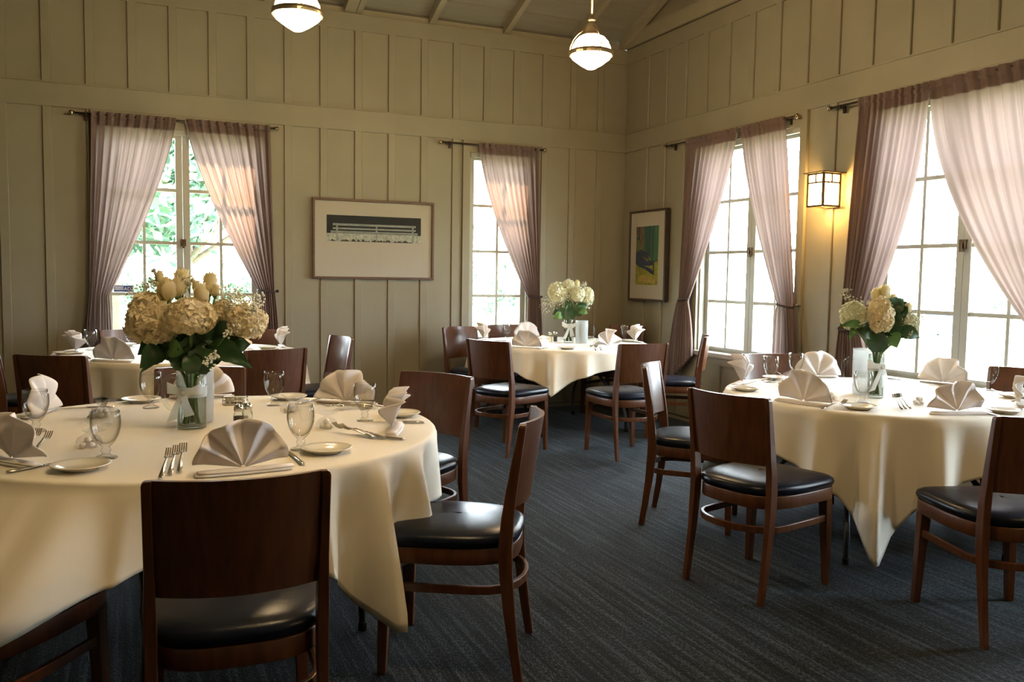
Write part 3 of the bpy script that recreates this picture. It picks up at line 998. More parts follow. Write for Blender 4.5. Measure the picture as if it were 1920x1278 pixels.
# ------------------------------------------------------------------ tables and cloths
ZT = .765
def table(cx, cy, rad, legdeg, label):
    t = thing('round_table', label, 'table', (cx, cy, 0), R(legdeg), 'round folding tables')
    m = MB(); m.smooth = False
    m.lathe([(rad - .012, .728), (rad - .008, .732), (rad - .008, .754), (rad - .012, .758)], 64)
    obj('tabletop', m, M['table_top'], t)
    m = MB()
    m.lathe([(rad - .03, .700), (rad - .016, .700), (rad - .016, .728), (rad - .03, .728)], 48, closed_prof=True)
    obj('rim_apron', m, M['table_leg'], t)
    for sx in (-1, 1):
        for sy in (-1, 1):
            m = MB(); m.smooth = True
            pts = [(sx * .30, 0, .62), (sx * .30, sy * .10, .56), (sx * .32, sy * .22, .44), (sx * .37, sy * .40, .30), (sx * .40, sy * .48, .22), (sx * .41, sy * .505, .14), (sx * .415, sy * .51, .012)]
            m.tube(pts, .014, 10)
            obj('leg', m, M['table_leg'], t)
            m = MB(); m.smooth = True
            m.lathe([(.018, 0), (.018, .03), (.0145, .034)], 12, (sx * .415, sy * .51, 0))
            obj('foot_cap', m, M['underseat'], t)
        m = MB(); m.smooth = True
        m.tube([(sx * .30, 0, .61), (sx * .30, 0, .728)], .016, 10)
        m.tube([(sx * .30, -.25, .722), (sx * .30, .25, .722)], .012, 8)
        obj('leg_post', m, M['table_leg'], t)
        m = MB(); m.smooth = True
        m.tube([(sx * .30, 0, .62), (sx * .05, 0, .722)], .008, 8)
        obj('brace', m, M['table_leg'], t)
    return t

def cloth(cx, cy, rad, corner_deg, side, corner, seed, label, lobe=1.0, flare=None):
    rnd = random.Random(seed)
    NT = 288
    ph = [rnd.random() * 6.28 for _ in range(6)]
    lw = [rnd.uniform(.75, 1.25) for _ in range(4)]
    cs = sorted(c % 360 for c in (corner_deg if isinstance(corner_deg, (list, tuple)) else [corner_deg + 90 * i for i in range(4)]))
    def rdg(x): return 1 - 2 * abs(math.sin(x / 2)) ** .85
    def geo(k):
        a = 2 * PI * k / NT
        ad = math.degrees(a)
        q = max([i for i in range(4) if cs[i] <= ad], default=3)
        c0, c1 = cs[q], cs[(q + 1) % 4] + (360 if q == 3 else 0)
        aa = ad + (360 if ad < c0 else 0)
        p = (aa - c0) / (c1 - c0)
        dl = (aa - c0) if p < .5 else (aa - c1)
        q = q if p < .5 else (q + 1) % 4
        sh = (1 / math.cos(R(45 - 90 * min(p, 1 - p))) - 1) / (math.sqrt(2) - 1)
        drop = side + (corner - side) * sh
        g = math.exp(-(dl / 26.0) ** 2)
        lo = math.cos(2 * PI * dl / (17 * lw[q]) + .35 * math.sin(ph[q])) * g
        xx = 2 * PI * dl / (17 * lw[q]) + .35 * math.sin(ph[q])
        lo = (.45 * lo / max(g, 1e-6) + .55 * (1 - 2 * abs(math.sin(xx / 2)) ** .9)) * g * 1.15
        env = .55 + .45 * math.sin(5 * a + ph[4])
        mid = (.42 * rdg(11 * a + ph[0] + .9 * math.sin(2 * a + ph[3])) + .36 * math.sin(17 * a + ph[1] + 1.2 * math.sin(3 * a)) + .26 * rdg(31 * a + ph[2] + 1.5 * math.sin(4 * a))) * env
        drop += .012 * mid
        return a, drop, lo, mid
    rows = []
    rows.append([(cx, cy, ZT)] * NT)
    for rr in (.15, .35, .6, .8, .93, .985):
        rows.append([(cx + rad * rr * math.cos(2 * PI * k / NT), cy + rad * rr * math.sin(2 * PI * k / NT), ZT + .0005 * math.sin(3 * k)) for k in range(NT)])
    for b in (30, 60, 90):
        rows.append([(cx + (rad - .012 + .016 * math.sin(R(b))) * math.cos(2 * PI * k / NT), cy + (rad - .012 + .016 * math.sin(R(b))) * math.sin(2 * PI * k / NT), ZT - .016 * (1 - math.cos(R(b)))) for k in range(NT)])
    NR = 18
    G = [geo(k) for k in range(NT)]
    for i in range(1, NR + 1):
        row = []
        for k in range(NT):
            a, drop, lo, mid = G[k]
            h = drop * i / NR
            e = min(1.2, h / .42)
            off = .006 + e * .026 + lobe * (e ** .7) * (.085 * lo + .062 * mid)
            off = max(off, -.040 * e)
            zz = h
            if flare:
                dd = (math.degrees(a) - flare[0] + 180) % 360 - 180
                off = off * (1 - .6 * math.exp(-(dd / flare[2]) ** 2)) + (flare[1] * min(1.0, h / .26) + min(1.0, h / .3) * (.034 * rdg(math.radians(dd) * 40 + 1.0) + .02 * math.sin(math.radians(dd) * 23))) * math.exp(-abs(dd / flare[2]) ** 3)
            rr = rad + .004 + off
            row.append((cx + rr * math.cos(a), cy + rr * math.sin(a), ZT - .016 - h))
        rows.append(row)
    m = MB(); m.smooth = True
    m.loft(rows, True, False)
    o = obj('tablecloth', m, M['cloth'])
    tag(o, label, 'tablecloth', 'ivory tablecloths')
    sol = o.modifiers.new('thickness', 'SOLIDIFY')
    sol.thickness = .0015
    sol.offset = 1
    return o

TA, TBt, TC, TD = (-4.68, -4.67), (-1.20, -4.74), (-1.28, -1.06), (-4.57, -1.22)
table(*TA, .915, 20, 'round folding table under the big front ivory cloth')
table(*TBt, .815, -18, 'round folding table under the sunlit cloth beside the bright window')
table(*TC, .82, 0, 'round folding table in the corner of the room')
table(*TD, .885, 30, 'round folding table behind the front table, below the paired window')
cloth(*TA, .915, (-57, -130, 132, 38), .20, .57, 3, 'ivory tablecloth on the big front table, points hanging beside two chairs', flare=(-139, .50, 30))
cloth(*TBt, .815, -135.5, .215, .66, 8, 'sunlit ivory tablecloth on the bright window table with one long hanging point')
cloth(*TC, .82, -121.5, .15, .37, 12, 'ivory tablecloth on the corner table, short point over a chair seat')
cloth(*TD, .885, -80, .22, .55, 21, 'shaded ivory tablecloth on the rear table behind the tall bouquet')

# ------------------------------------------------------------------ tableware prototypes
def make_napkin(seed, spread=160, rad=.152, lean=8, amp=.020, droop=0.0):
    """standing pleated fan on a folded base, fan faces -y (toward its seat)"""
    rnd = random.Random(seed)
    t = thing('folded_napkin', '', 'napkin', (0, 0, 0), 0, 'fan-folded white napkins')
    NP = 4
    m = MB(); m.smooth = True
    rows = []
    NR_ = 8
    lt = R(lean)
    NJ = NP * 14
    jit = [rnd.uniform(-.12, .12) for _ in range(NP + 1)]
    rl = [rnd.uniform(.93, 1.03) for _ in range(NP + 1)]
    for i in range(NR_ + 1):
        q = i / NR_
        rho = rad * (.05 + .95 * q)
        row = []
        for j in range(NJ + 1):
            ph = j / NJ
            a = R(90 + spread / 2 - spread * ph)
            w = ph * NP + jit[int(ph * NP)] * math.sin(PI * ((ph * NP) % 1))
            tri = abs((w % 1) * 2 - 1) * 2 - 1
            soft = math.sin(tri * PI / 2) * .55 + tri * .45
            off = amp * soft * q ** .7
            kk = int(ph * NP * .999)
            lobe_r = 1 - .045 * q * (1 - abs(math.sin(PI * w)) ** .6) * (1 if rl[kk] > .96 else 1.6)
            rr = rho * lobe_r * (1 - (1 - rl[kk]) * q * math.sin(PI * ((ph * NP) % 1)))
            x = rr * math.cos(a)
            h = rr * math.sin(a)
            h = h - droop * max(0, abs(x) - .05)
            curl = -.030 * max(0, q - .72) ** 1.5 * 6 * (.4 + .6 * math.sin(3 * ph * PI + seed) ** 2)
            y = off + .020 * q * math.cos(a * 2) + curl
            row.append((x, y + math.sin(lt) * max(0, h), .014 + math.cos(lt) * max(h, -.010)))
        rows.append(row)
    m.grid(rows)
    o = obj('fan', m, M['napkin'], t)
    sol = o.modifiers.new('thickness', 'SOLIDIFY')
    sol.thickness = .0035
    m = MB(); m.smooth = True
    for (x0, x1, y0, y1, z0, z1) in ((-.145, .14, -.045, .012, 0, .007), (-.135, .150, -.038, .018, .007, .013)):
        rings = []
        for i in range(9):
            x = x0 + (x1 - x0) * i / 8
            w = .6 + .4 * math.sin(PI * min(1, max(0, (i + .8) / 9)))
            yc, hy = (y0 + y1) / 2, (y1 - y0) / 2 * w
            rings.append([(x, yc - hy, z0 + .001), (x, yc - hy * .8, z1), (x, yc, z1 + .001), (x, yc + hy * .8, z1), (x, yc + hy, z0 + .001), (x, yc, z0)])
        m.loft(rings)
    obj('folded_base', m, M['napkin'], t)
    return t

def make_goblet():
    t = thing('water_goblet', '', 'glass', (0, 0, 0), 0, 'stemmed water goblets')
    m = MB(); m.smooth = True
    prof = [(.0005, .003), (.034, .0), (.0355, .002), (.034, .005), (.018, .011), (.011, .016), (.0135, .022), (.0165, .027), (.013, .032), (.0115, .036), (.016, .042), (.029, .055), (.0395, .076), (.0455, .099), (.0468, .120), (.0452, .140), (.0430, .157),
            (.0415, .157), (.0436, .140), (.0450, .120), (.0437, .100), (.0378, .078), (.027, .059), (.012, .049), (.0005, .047)]
    m.lathe(prof, 28)
    obj('goblet_glass', m, M['glass'], t)
    return t

def make_plate():
    t = thing('bread_plate', '', 'plate', (0, 0, 0), 0, 'white bread plates')
    m = MB(); m.smooth = True
    prof = [(.0005, .006), (.042, .006), (.050, .008), (.066, .014), (.084, .0205), (.0865, .0195), (.085, .017), (.066, .0095), (.052, .003), (.050, .0), (.044, .0), (.043, .003), (.0005, .003)]
    m.lathe(prof, 48)
    obj('dish', m, M['china'], t)
    return t

def make_fork():
    t = thing('dinner_fork', '', 'fork', (0, 0, 0), 0, 'steel dinner forks')
    m = MB(); m.smooth = True
    def sec(y, w, z, h): return [(-w, y, z), (-w * .7, y, z + h), (w * .7, y, z + h), (w, y, z), (w * .7, y, z - h * .5), (-w * .7, y, z - h * .5)]
    m.loft([sec(-.10, .004, .004, .002), sec(-.096, .0085, .004, .0025), (sec(-.06, .0075, .008, .003)), sec(-.01, .0045, .014, .003), sec(.03, .003, .017, .003), sec(.045, .0045, .016, .003), sec(.055, .0115, .013, .002), sec(.068, .0125, .010, .0016)])
    obj('handle', m, M['steel'], t)
    m = MB()
    for i in range(4):
        x = -.0098 + i * .00653
        m.loft([[(x - .002, y, z), (x + .002, y, z), (x + .002, y, z + .0022), (x - .002, y, z + .0022)] for y, z in ((.066, .009), (.085, .010), (.105, .017), (.116, .023))])
    obj('tines', m, M['steel'], t)
    return t

def make_knife():
    t = thing('table_knife', '', 'knife', (0, 0, 0), 0, 'steel table knives')
    m = MB(); m.smooth = True
    def sec(y, w, h, z=.004): return [(-w, y, z), (-w * .6, y, z + h), (w * .6, y, z + h), (w, y, z), (w * .6, y, z - h), (-w * .6, y, z - h)]
    m.loft([sec(-.115, .005, .0025), sec(-.11, .009, .0035), sec(-.07, .0075, .004), sec(-.01, .006, .0035), sec(.0, .0055, .003)])
    obj('handle', m, M['steel'], t)
    m = MB()
    m.loft([[(-.005, .0, .0035), (.005, .0, .0035), (.005, .0, .005), (-.005, .0, .005)], [(-.006, .01, .003), (.009, .01, .003), (.009, .01, .0042), (-.006, .01, .0042)], [(-.006, .08, .002), (.009, .08, .002), (.009, .08, .003), (-.006, .08, .003)], [(.001, .112, .002), (.004, .112, .002), (.004, .112, .0028), (.001, .112, .0028)]])
    obj('blade', m, M['steel'], t)
    return t

def make_favor(seed):
    rnd = random.Random(seed)
    t = thing('mint_favor', '', 'favor bag', (0, 0, 0), 0, 'tulle bags of sugared mints')
    proto = None
    sp = [(-.022, -.008, .011), (.004, -.018, .011), (.026, -.004, .011), (-.008, .014, .011), (.016, .016, .011), (-.002, 0, .028), (.020, .004, .027)]
    for (x, y, z) in sp:
        m = MB(); m.smooth = True
        if proto is None:
            m.lathe([(.0005, -.010), (.008, -.0075), (.0125, 0), (.008, .0075), (.0005, .010)], 10)
            proto = m.mesh('mint')
        o = link('mint', proto, M['mint'], t)
        o.location = (x, y, z)
        o.rotation_euler = (rnd.uniform(-.4, .4), rnd.uniform(-.4, .4), 0)
    m = MB(); m.smooth = True
    rings = []
    for i, (rr, z) in enumerate(((.030, .001), (.042, .008), (.042, .022), (.034, .036), (.014, .046), (.009, .050), (.030, .062), (.050, .070))):
        rings.append([(rr * (1 + (.18 if i > 4 else .08) * math.sin(5 * a + i + seed)) * math.cos(a) + (.02 if i > 5 else 0), rr * (1 + .1 * math.sin(4 * a + seed)) * math.sin(a), z + (.008 * math.sin(3 * a + seed) if i > 5 else 0)) for a in [2 * PI * j / 28 for j in range(28)]])
    m.loft(rings, True, False)
    obj('tulle', m, M['tulle'], t)
    return t

nap_protos = [make_napkin(1, 168, .152, 8, .024), make_napkin(2, 150, .158, 12, .030, .25), make_napkin(3, 105, .165, 2, .042, .1), make_napkin(4, 176, .155, 6, .014, 0)]
nap_used = [[], [], [], []]
GP, PP, FP, KP = make_goblet(), make_plate(), make_fork(), make_knife()
gu, pu, fu, ku = [], [], [], []
fav = [make_favor(1), make_favor(5)]
fvu = [[], []]
def napkin(kind, x, y, deg, label, sc=1.0):
    o = place(nap_protos[kind], nap_used[kind], (x, y, ZT + .001), R(deg), label)
    o.scale = (sc, sc, sc)
def goblet(x, y, label): place(GP, gu, (x, y, ZT + .001), 0, label)
def plate(x, y, label): place(PP, pu, (x, y, ZT + .001), 0, label)
def fork(x, y, deg, label, tilt=0.0):
    o = place(FP, fu, (x, y, ZT + .003 + .1 * math.sin(R(tilt))), R(deg), label)
    o.rotation_euler = (R(tilt), 0, R(deg))
def knife(x, y, deg, label): place(KP, ku, (x, y, ZT + .002), R(deg), label)
def favor(k, x, y, deg, label): place(fav[k], fvu[k], (x, y, ZT + .001), R(deg), label)

def shaker(x, y, kind, label):
    t = thing('%s_shaker' % kind, label, 'shaker', (x, y, ZT + .001), 0, 'salt and pepper shakers')
    m = MB()
    m.lathe([(.0005, 0), (.019, 0), (.021, .004), (.021, .052), (.016, .066), (.0155, .072)], 8)
    obj('jar', m, M['vaseglass'], t)
    m = MB()
    m.lathe([(.0005, .004), (.0175, .004), (.0178, .050 if kind == 'pepper' else .046), (.0005, .050)], 8)
    obj('filling', m, M[kind], t)
    m = MB(); m.smooth = True
    m.lathe([(.017, .070), (.0185, .072), (.0185, .083), (.016, .091), (.009, .096), (.0005, .097)], 18)
    obj('cap', m, M['chrome'], t)

def caddy(x, y, label):
    t = thing('condiment_caddy', label, 'caddy', (x, y, ZT + .001), R(-20))
    obj('tray', MB().box((-.05, -.028, 0), (.05, .028, .006)), M['chrome'], t)
    for z in (.018, .034):
        m = MB(); m.smooth = True
        m.tube([(-.05, -.028, z), (.05, -.028, z), (.05, .028, z), (-.05, .028, z), (-.05, -.028, z)], .0022, 6)
        obj('wire_rail', m, M['chrome'], t)
    for sx in (-1, 1):
        for sy in (-1, 1):
            m = MB(); m.smooth = True
            m.tube([(sx * .05, sy * .028, 0), (sx * .05, sy * .028, .036)], .0025, 6)
            obj('post', m, M['chrome'], t)
    for i in range(4):
        obj('creamer_cup', MB().lathe([(.009, .006), (.013, .034), (.0145, .036), (.0005, .037)], 12, (-.034 + .0225 * i, 0, 0)), M['china'], t)

def vase(x, y, h, rad, label, turn):
    t = thing('flower_vase', label, 'vase', (x, y, ZT + .001), R(turn - 23), 'glass flower vases')
    m = MB(); m.smooth = True
    e = .003
    m.lathe([(.0005, 0), (rad - .004, 0), (rad, .004), (rad, h - .002), (rad - e / 2, h), (rad - e, h - .002), (rad - e, .014), (.0005, .012)], 36)
    obj('glass_body', m, M['vaseglass'], t)
    # ribbon band and bow, facing the room
    z0 = h * .70
    m = MB(); m.smooth = True
    m.lathe([(rad + .0015, z0 - .020), (rad + .003, z0 - .010), (rad + .003, z0 + .010), (rad + .0015, z0 + .020)], 36, closed_prof=False)
    m.f = m.f[:-2]; m.sm = m.sm[:-2]; m.mi = m.mi[:-2]
    obj('ribbon_band', m, M['ribbon'], t)
    fy = -rad - .006
    for s in (-1, 1):
        m = MB(); m.smooth = True
        rows = []
        for i in range(15):
            a = 2 * PI * i / 14
            lx = .036 * (1 - math.cos(a))
            lz = .012 * math.sin(a)
            row = []
            for j in range(5):
                w = (j - 2) / 2 * (.006 + .016 * (1 - math.cos(a)) / 2)
                row.append((s * lx, fy - .004 - .010 * (1 - math.cos(a)) / 2 + .012 * math.sin(a) + .02 * (1 - math.cos(a)) / 2 , z0 + .018 * (1 - math.cos(a)) / 2 + w))
            rows.append(row)
        m.grid(rows)
        obj('bow_loop', m, M['ribbon'], t)
        m = MB(); m.smooth = True
        rows = []
        for i in range(10):
            q = i / 9
            rows.append([(s * (.004 + (.045 if s < 0 else .02) * q) + w * (.010 + .010 * q), fy - .008 - .006 * math.sin(4 * q), z0 - (.105 if s < 0 else .085) * q * h / .2 + w * .006) for w in (-1, -.3, .3, 1)])
        m.grid(rows)
        obj('ribbon_tail', m, M['ribbon'], t)
    m = MB(); m.smooth = True
    m.lathe([(.0005, -.010), (.008, -.007), (.010, 0), (.008, .007), (.0005, .010)], 10, (0, fy - .006, z0))
    obj('bow_knot', m, M['ribbon'], t)

def pitcher(x, y, h, rad, side, label):
    t = thing('glass_pitcher', label, 'pitcher', (x, y, ZT + .001), R(-23), 'glass water pitchers')
    m = MB(); m.smooth = True
    m.lathe([(.0005, 0), (rad * .9, 0), (rad * .95, .006), (rad, h * .5), (rad * 1.0, h * .97), (rad * 1.02, h), (rad * .98, h), (rad * .96, h * .97), (rad * .96, h * .5), (rad * .9, .012), (.0005, .010)], 32)
    obj('body', m, M['frost'], t)
    m = MB(); m.smooth = True
    pts = []
    for i in range(13):
        a = PI / 2 - PI * i / 12
        pts.append((side * (rad * .98 + .062 * math.cos(a) ** .7 if math.cos(a) > 0 else side * rad * .98), 0, h * .50 + h * .30 * math.sin(a)))
    pts = [(side * abs(p[0]), p[1], p[2]) for p in pts]
    m.tube(pts, .0085, 10)
    obj('handle', m, M['vaseglass'], t)

def leaf_mesh(base, tip, wid, org, seed):
    rnd = random.Random(seed)
    b, e = Vector(base) - org, Vector(tip) - org
    ax = e - b
    ln = ax.length
    wid = wid * 1.4
    ax.normalize()
    view = (CAM - Vector(base)).normalized()
    side = ax.cross(view).normalized()
    nrm = side.cross(ax).normalized()
    m = MB(); m.smooth = True
    rows = []
    N = 12
    for i in range(N + 1):
        q = i / N
        w = wid * .5 * (math.sin(PI * min(1, q * 1.02) ** .72) ** .8 if 0 < q < 1 else .02)
        c = b + ax * ln * q - Vector((0, 0, 1)) * (.10 * ln * math.sin(PI * q) * -1) + nrm * .02 * math.sin(PI * q)
        row = []
        for j in (-1, -.55, 0, .55, 1):
            ser = 1 + (.07 if abs(j) == 1 and i % 2 else 0)
            row.append(c + side * w * j * ser + nrm * (w * .28 * abs(j) + .004 * math.sin(9 * q + j * 3 + seed)))
        rows.append(row)
    m.grid(rows)
    return m

def hydrangea(c, rx, rz, mt, vb, label, leaves, seed):
    rnd = random.Random(seed * 7 + 1)
    c = Vector(c)
    t = thing('hydrangea', label, 'flower', c, 0, 'hydrangeas in the bouquets')
    m = MB()
    ry = (rx + rz) / 2 * .9
    n = 120
    ga = PI * (3 - math.sqrt(5))
    size = min(rx, rz) * .36
    for i in range(n):
        y = 1 - 2 * (i + .5) / n
        if y < -.86: continue
        rr = math.sqrt(1 - y * y)
        d = Vector((rr * math.cos(ga * i), rr * math.sin(ga * i), y))
        k = rnd.uniform(.88, 1.08)
        p = Vector((d.x * rx, d.y * ry, d.z * rz)) * k * .9
        d = (d + Vector((rnd.uniform(-.35, .35), rnd.uniform(-.35, .35), rnd.uniform(-.35, .35)))).normalized()
        ux = d.orthogonal().normalized()
        ux = (Matrix.Rotation(rnd.random() * 6.28, 3, d) @ ux)
        uy = d.cross(ux)
        sz = size * rnd.uniform(.8, 1.2)
        for q in range(4):
            a = q * PI / 2
            e = ux * math.cos(a) + uy * math.sin(a)
            g = d.cross(e)
            m.add([p, p + e * sz * .55 + g * sz * .46 + d * sz * .30, p + e * sz * 1.02 + d * sz * .05, p + e * sz * .55 - g * sz * .46 + d * sz * .30], [(0, 1, 2), (0, 2, 3)])
    obj('blossom', m, M[mt], t, kind='stuff')
    m = MB(); m.smooth = True
    m.lathe([(.0005, -rz * .76)] + [(rx * .78 * math.cos(a), rz * .78 * math.sin(a)) for a in (-1.1, -.6, 0, .6, 1.1)] + [(.0005, rz * .76)], 16)
    obj('flower_core', m, M[mt], t)
    bx, by, bz, vh = vb
    rv = .030 if vh > .21 else .038
    ang = math.atan2(c.y - by, c.x - bx)
    foot = Vector((bx - rv * math.cos(ang) * rnd.uniform(.3, 1), by - rv * math.sin(ang) * rnd.uniform(.3, 1), bz + .016))
    rim = Vector((bx + rv * .7 * math.cos(ang), by + rv * .7 * math.sin(ang), bz + vh))
    m = MB(); m.smooth = True
    m.tube([foot - c, rim - c, (rim - c) * .45 + Vector((0, 0, -.02)), Vector((0, 0, -rz * .5))], .0062, 8)
    obj('stem', m, M['stem'], t)
    for i, (b, e, w, pale) in enumerate(leaves):
        obj('leaf', leaf_mesh(b, e, w, c, seed + i), M['leaf_pale' if pale else 'leaf'], t)

def rose(c, s, tilt, vb, label, seed):
    rnd = random.Random(seed * 3 + 2)
    c = Vector(c)
    t = thing('rose', label, 'flower', c, 0, 'roses in the bouquets')
    right = r2.copy(); right.z = 0; right.normalize()
    T = Matrix.Rotation(R(tilt), 3, Vector((-right.y, right.x, 0)))
    s = s * 1.25
    h = s * 2.1
    for k in range(8):
        inner = k < 3
        a0 = k * 2.4 + rnd.random()
        rr = s * (.34 if inner else .62 if k < 6 else .78)
        span = 1.25 if inner else 1.05
        hh = h * (1.0 if inner else .92 if k < 6 else .78)
        m = MB(); m.smooth = True
        rows = []
        for i in range(6):
            q = i / 5
            prof = math.sin(min(1, q * 1.25 + .12) * PI / 2) * (1 - .42 * max(0, q - .45) * (1.6 if inner else 1.0)) + (.16 * max(0, q - .8) * 5 * (0 if inner else 1))
            row = []
            for j in range(7):
                b = a0 + (j / 6 - .5) * 2 * span
                edge = 1 - .25 * abs(j / 3 - 1) ** 2.5
                z = -h * .42 + hh * q * edge
                rad = rr * prof
                row.append(T @ Vector((rad * math.cos(b), rad * math.sin(b), z)))
            rows.append(row)
        m.grid(rows)
        obj('petal', m, M['rose'], t)
    m = MB(); m.smooth = True
    m.lathe([(.0005, -h * .5), (s * .26, -h * .47), (s * .30, -h * .38), (s * .2, -h * .3)], 10)
    for k in range(5):
        a = 2 * PI * k / 5
        e = Vector((math.cos(a), math.sin(a), 0))
        g = Vector((-math.sin(a), math.cos(a), 0))
        m.add([e * s * .25 + g * s * .15 + Vector((0, 0, -h * .42)), e * s * .25 - g * s * .15 + Vector((0, 0, -h * .42)), e * s * .75 + Vector((0, 0, -h * .22))], [(0, 1, 2)])
    obj('calyx', m, M['leaf_pale'], t)
    bx, by, bz, vh = vb
    ang = math.atan2(c.y - by, c.x - bx)
    rv = .028
    foot = Vector((bx - rv * math.cos(ang + 1), by - rv * math.sin(ang + 1), bz + .016))
    rim = Vector((bx + rv * .6 * math.cos(ang), by + rv * .6 * math.sin(ang), bz + vh))
    m = MB(); m.smooth = True
    m.tube([foot - c, rim - c, (rim - c) * .4 + Vector((0, 0, -.01)), Vector((0, 0, -h * .48))], .0046, 7)
    obj('stem', m, M['stem'], t)

def baby_breath(c, rx, rz, n, vb, label, seed):
    rnd = random.Random(seed * 5 + 3)
    c = Vector(c)
    t = thing('babys_breath', label, 'flower', c, 0, 'sprays of tiny blossoms')
    right = r2.copy(); right.z = 0; right.normalize()
    fwd = Vector((-right.y, right.x, 0))
    bx, by, bz, vh = vb
    rim = Vector((bx + rnd.uniform(-.02, .02), by + rnd.uniform(-.02, .02), bz + vh)) - c
    root = rim.normalized() * min(rim.length, max(rx, rz) * 1.25)
    mb, ms = MB(), MB()
    ms.smooth = True
    nodes = []
    for k in range(max(4, n // 12)):
        p = right * rnd.gauss(0, .5) * rx + fwd * rnd.gauss(0, .35) * rx + Vector((0, 0, rnd.gauss(0, .5) * rz))
        nodes.append(p)
        ms.tube([root, root * .4 + p * .45, p], [.0011, .0009, .0006], 4)
    for i in range(n):
        b = rnd.choice(nodes)
        p = b + Vector((rnd.gauss(0, 1), rnd.gauss(0, 1), rnd.gauss(0, 1))) * min(rx, rz) * .26
        s = rnd.uniform(.0036, .0060)
        mb.add([p + Vector((s, 0, 0)), p + Vector((0, s, 0)), p - Vector((s, 0, 0)), p - Vector((0, s, 0)), p + Vector((0, 0, s)), p - Vector((0, 0, s))],
               [(0, 1, 4), (1, 2, 4), (2, 3, 4), (3, 0, 4), (1, 0, 5), (2, 1, 5), (3, 2, 5), (0, 3, 5)])
        if i % 2 == 0:
            ms.tube([b, p], .0005, 3)
    obj('blossom', mb, M['breath'], t, kind='stuff')
    obj('twigs', ms, M['stem'], t, kind='stuff')
    m = MB(); m.smooth = True
    foot = Vector((bx + rnd.uniform(-.025, .025), by + rnd.uniform(-.025, .025), bz + .016)) - c
    m.tube([foot, rim, root], [.0018, .0018, .0012], 5)
    obj('stem', m, M['stem'], t)


napkin(0, -4.612, -5.512, 5, 'wide white napkin fan on the front table facing the chipped chair', 1.0)
napkin(0, -5.270, -5.134, -52, 'white napkin fan at the front table edge, half outside the frame', 0.98)
napkin(3, -5.261, -4.136, 252, 'round-topped white napkin on the front table behind the first goblet', 1.0)
napkin(0, -4.609, -3.828, 175, 'white napkin fan on the front table behind the vase and pitcher', 1.0)
napkin(1, -4.008, -4.235, 148, 'peaked white napkin on the front table behind the clear goblet and forks', 1.0)
napkin(2, -3.992, -4.969, 67, 'narrow peaked napkin on the front table beside the tucked chair', 0.95)
goblet(-5.251, -4.564, 'water goblet on the front table before the round-topped napkin')
goblet(-5.000, -5.162, 'water goblet on the front table behind the rim of the edge plate')
goblet(-4.844, -4.085, 'water goblet on the front table beside the pitcher handle')
goblet(-4.323, -4.169, 'water goblet on the front table in front of the rear chair back')
goblet(-4.037, -4.716, 'water goblet on the front table before the peaked napkin')
goblet(-4.390, -5.229, 'water goblet on the front table between the wide fan and a plate')
plate(-5.066, -5.312, 'white bread plate on the front table at the near cloth edge, by the lone goblet')
plate(-4.882, -3.881, 'white bread plate on the front table far rim, beside the vase pitcher')
plate(-4.228, -3.992, 'white bread plate on the front table far rim, touching a goblet')
plate(-4.317, -5.303, 'white bread plate on the front table beside the wide napkin fan')
plate(-3.865, -4.650, 'white bread plate on the front table peeping out behind the narrow napkin')
knife(-5.174, -5.231, -52, 'long steel knife slanting toward the plate at the front table edge')
knife(-5.106, -4.023, 83, 'steel knife on the front table beside the round-topped napkin')
knife(-4.434, -5.371, 3, 'steel knife on the front table, its handle peeping from under the wide fan')
knife(-4.147, -4.099, -44, 'dark steel knife on the front table leading to the peaked napkin')
knife(-4.087, -5.101, 43, 'steel knife lying across the front table below the narrow napkin')
knife(-3.926, -4.810, 66, 'steel knife on the front table whose handle juts past the narrow napkin')
fork(-4.831, -5.436, -9, 'first of three steel forks fanned on the near cloth of the front table', 7)
fork(-4.807, -5.398, -8, 'middle of three steel forks fanned on the near cloth of the front table', 7)
fork(-4.782, -5.366, -6, 'third of three steel forks fanned on the near cloth of the front table', 7)
fork(-5.241, -4.864, -8, 'steel fork on the front table tucked behind the cut-off napkin fan', 4)
fork(-5.205, -4.932, -9, 'second steel fork on the front table behind the cut-off napkin fan', 4)
fork(-5.059, -4.228, -15, 'steel fork on the front table behind the grey favor bag', 3)
fork(-4.045, -4.398, 83, 'long-tined steel fork before the peaked napkin on the front table', 2)
fork(-4.001, -4.398, -265, 'middle steel fork before the peaked napkin on the front table', 2)
fork(-3.967, -4.397, 78, 'last steel fork before the peaked napkin on the front table', 2)
fork(-4.156, -5.032, 30, 'steel fork beside the bag of cream mints on the front table', 3)
fork(-4.127, -5.062, 36, 'steel fork overlapping the knife below the narrow napkin', 3)
favor(0, -5.059, -4.955, 20, 'tulle bag of sugared mints beside the lone goblet on the front table')
favor(1, -5.042, -4.282, 0, 'greyish tulle bag of mints on the front table before the far plate')
favor(1, -4.222, -4.841, 70, 'tulle bag of cream mints on the front table behind a goblet and forks')
favor(0, -4.291, -4.394, 40, 'flat tulle favor bag on the front table in front of the far-rim plate')
napkin(3, -1.877, -4.900, -77, 'round pleated napkin fan at the near rim of the bright window table', 1.0)
napkin(2, -1.664, -4.157, 219, 'tall twisted napkin at the aisle side of the bright window table', 1.0)
napkin(3, -0.978, -4.029, 163, 'brightly lit napkin on the bright window table below the wall lantern', 1.0)
napkin(0, -1.403, -5.391, -17, 'open pleated napkin fan on the bright window table beside three forks', 0.95)
napkin(0, -0.483, -4.539, 106, 'white napkin on the bright window table against the window mullion', 1.0)
napkin(1, -0.821, -5.278, 35, 'napkin at the frame edge of the bright window table', 0.9)
goblet(-1.433, -4.130, 'water goblet on the bright window table behind the twisted napkin')
goblet(-1.116, -3.990, 'water goblet on the bright window table before the brightly lit napkin')
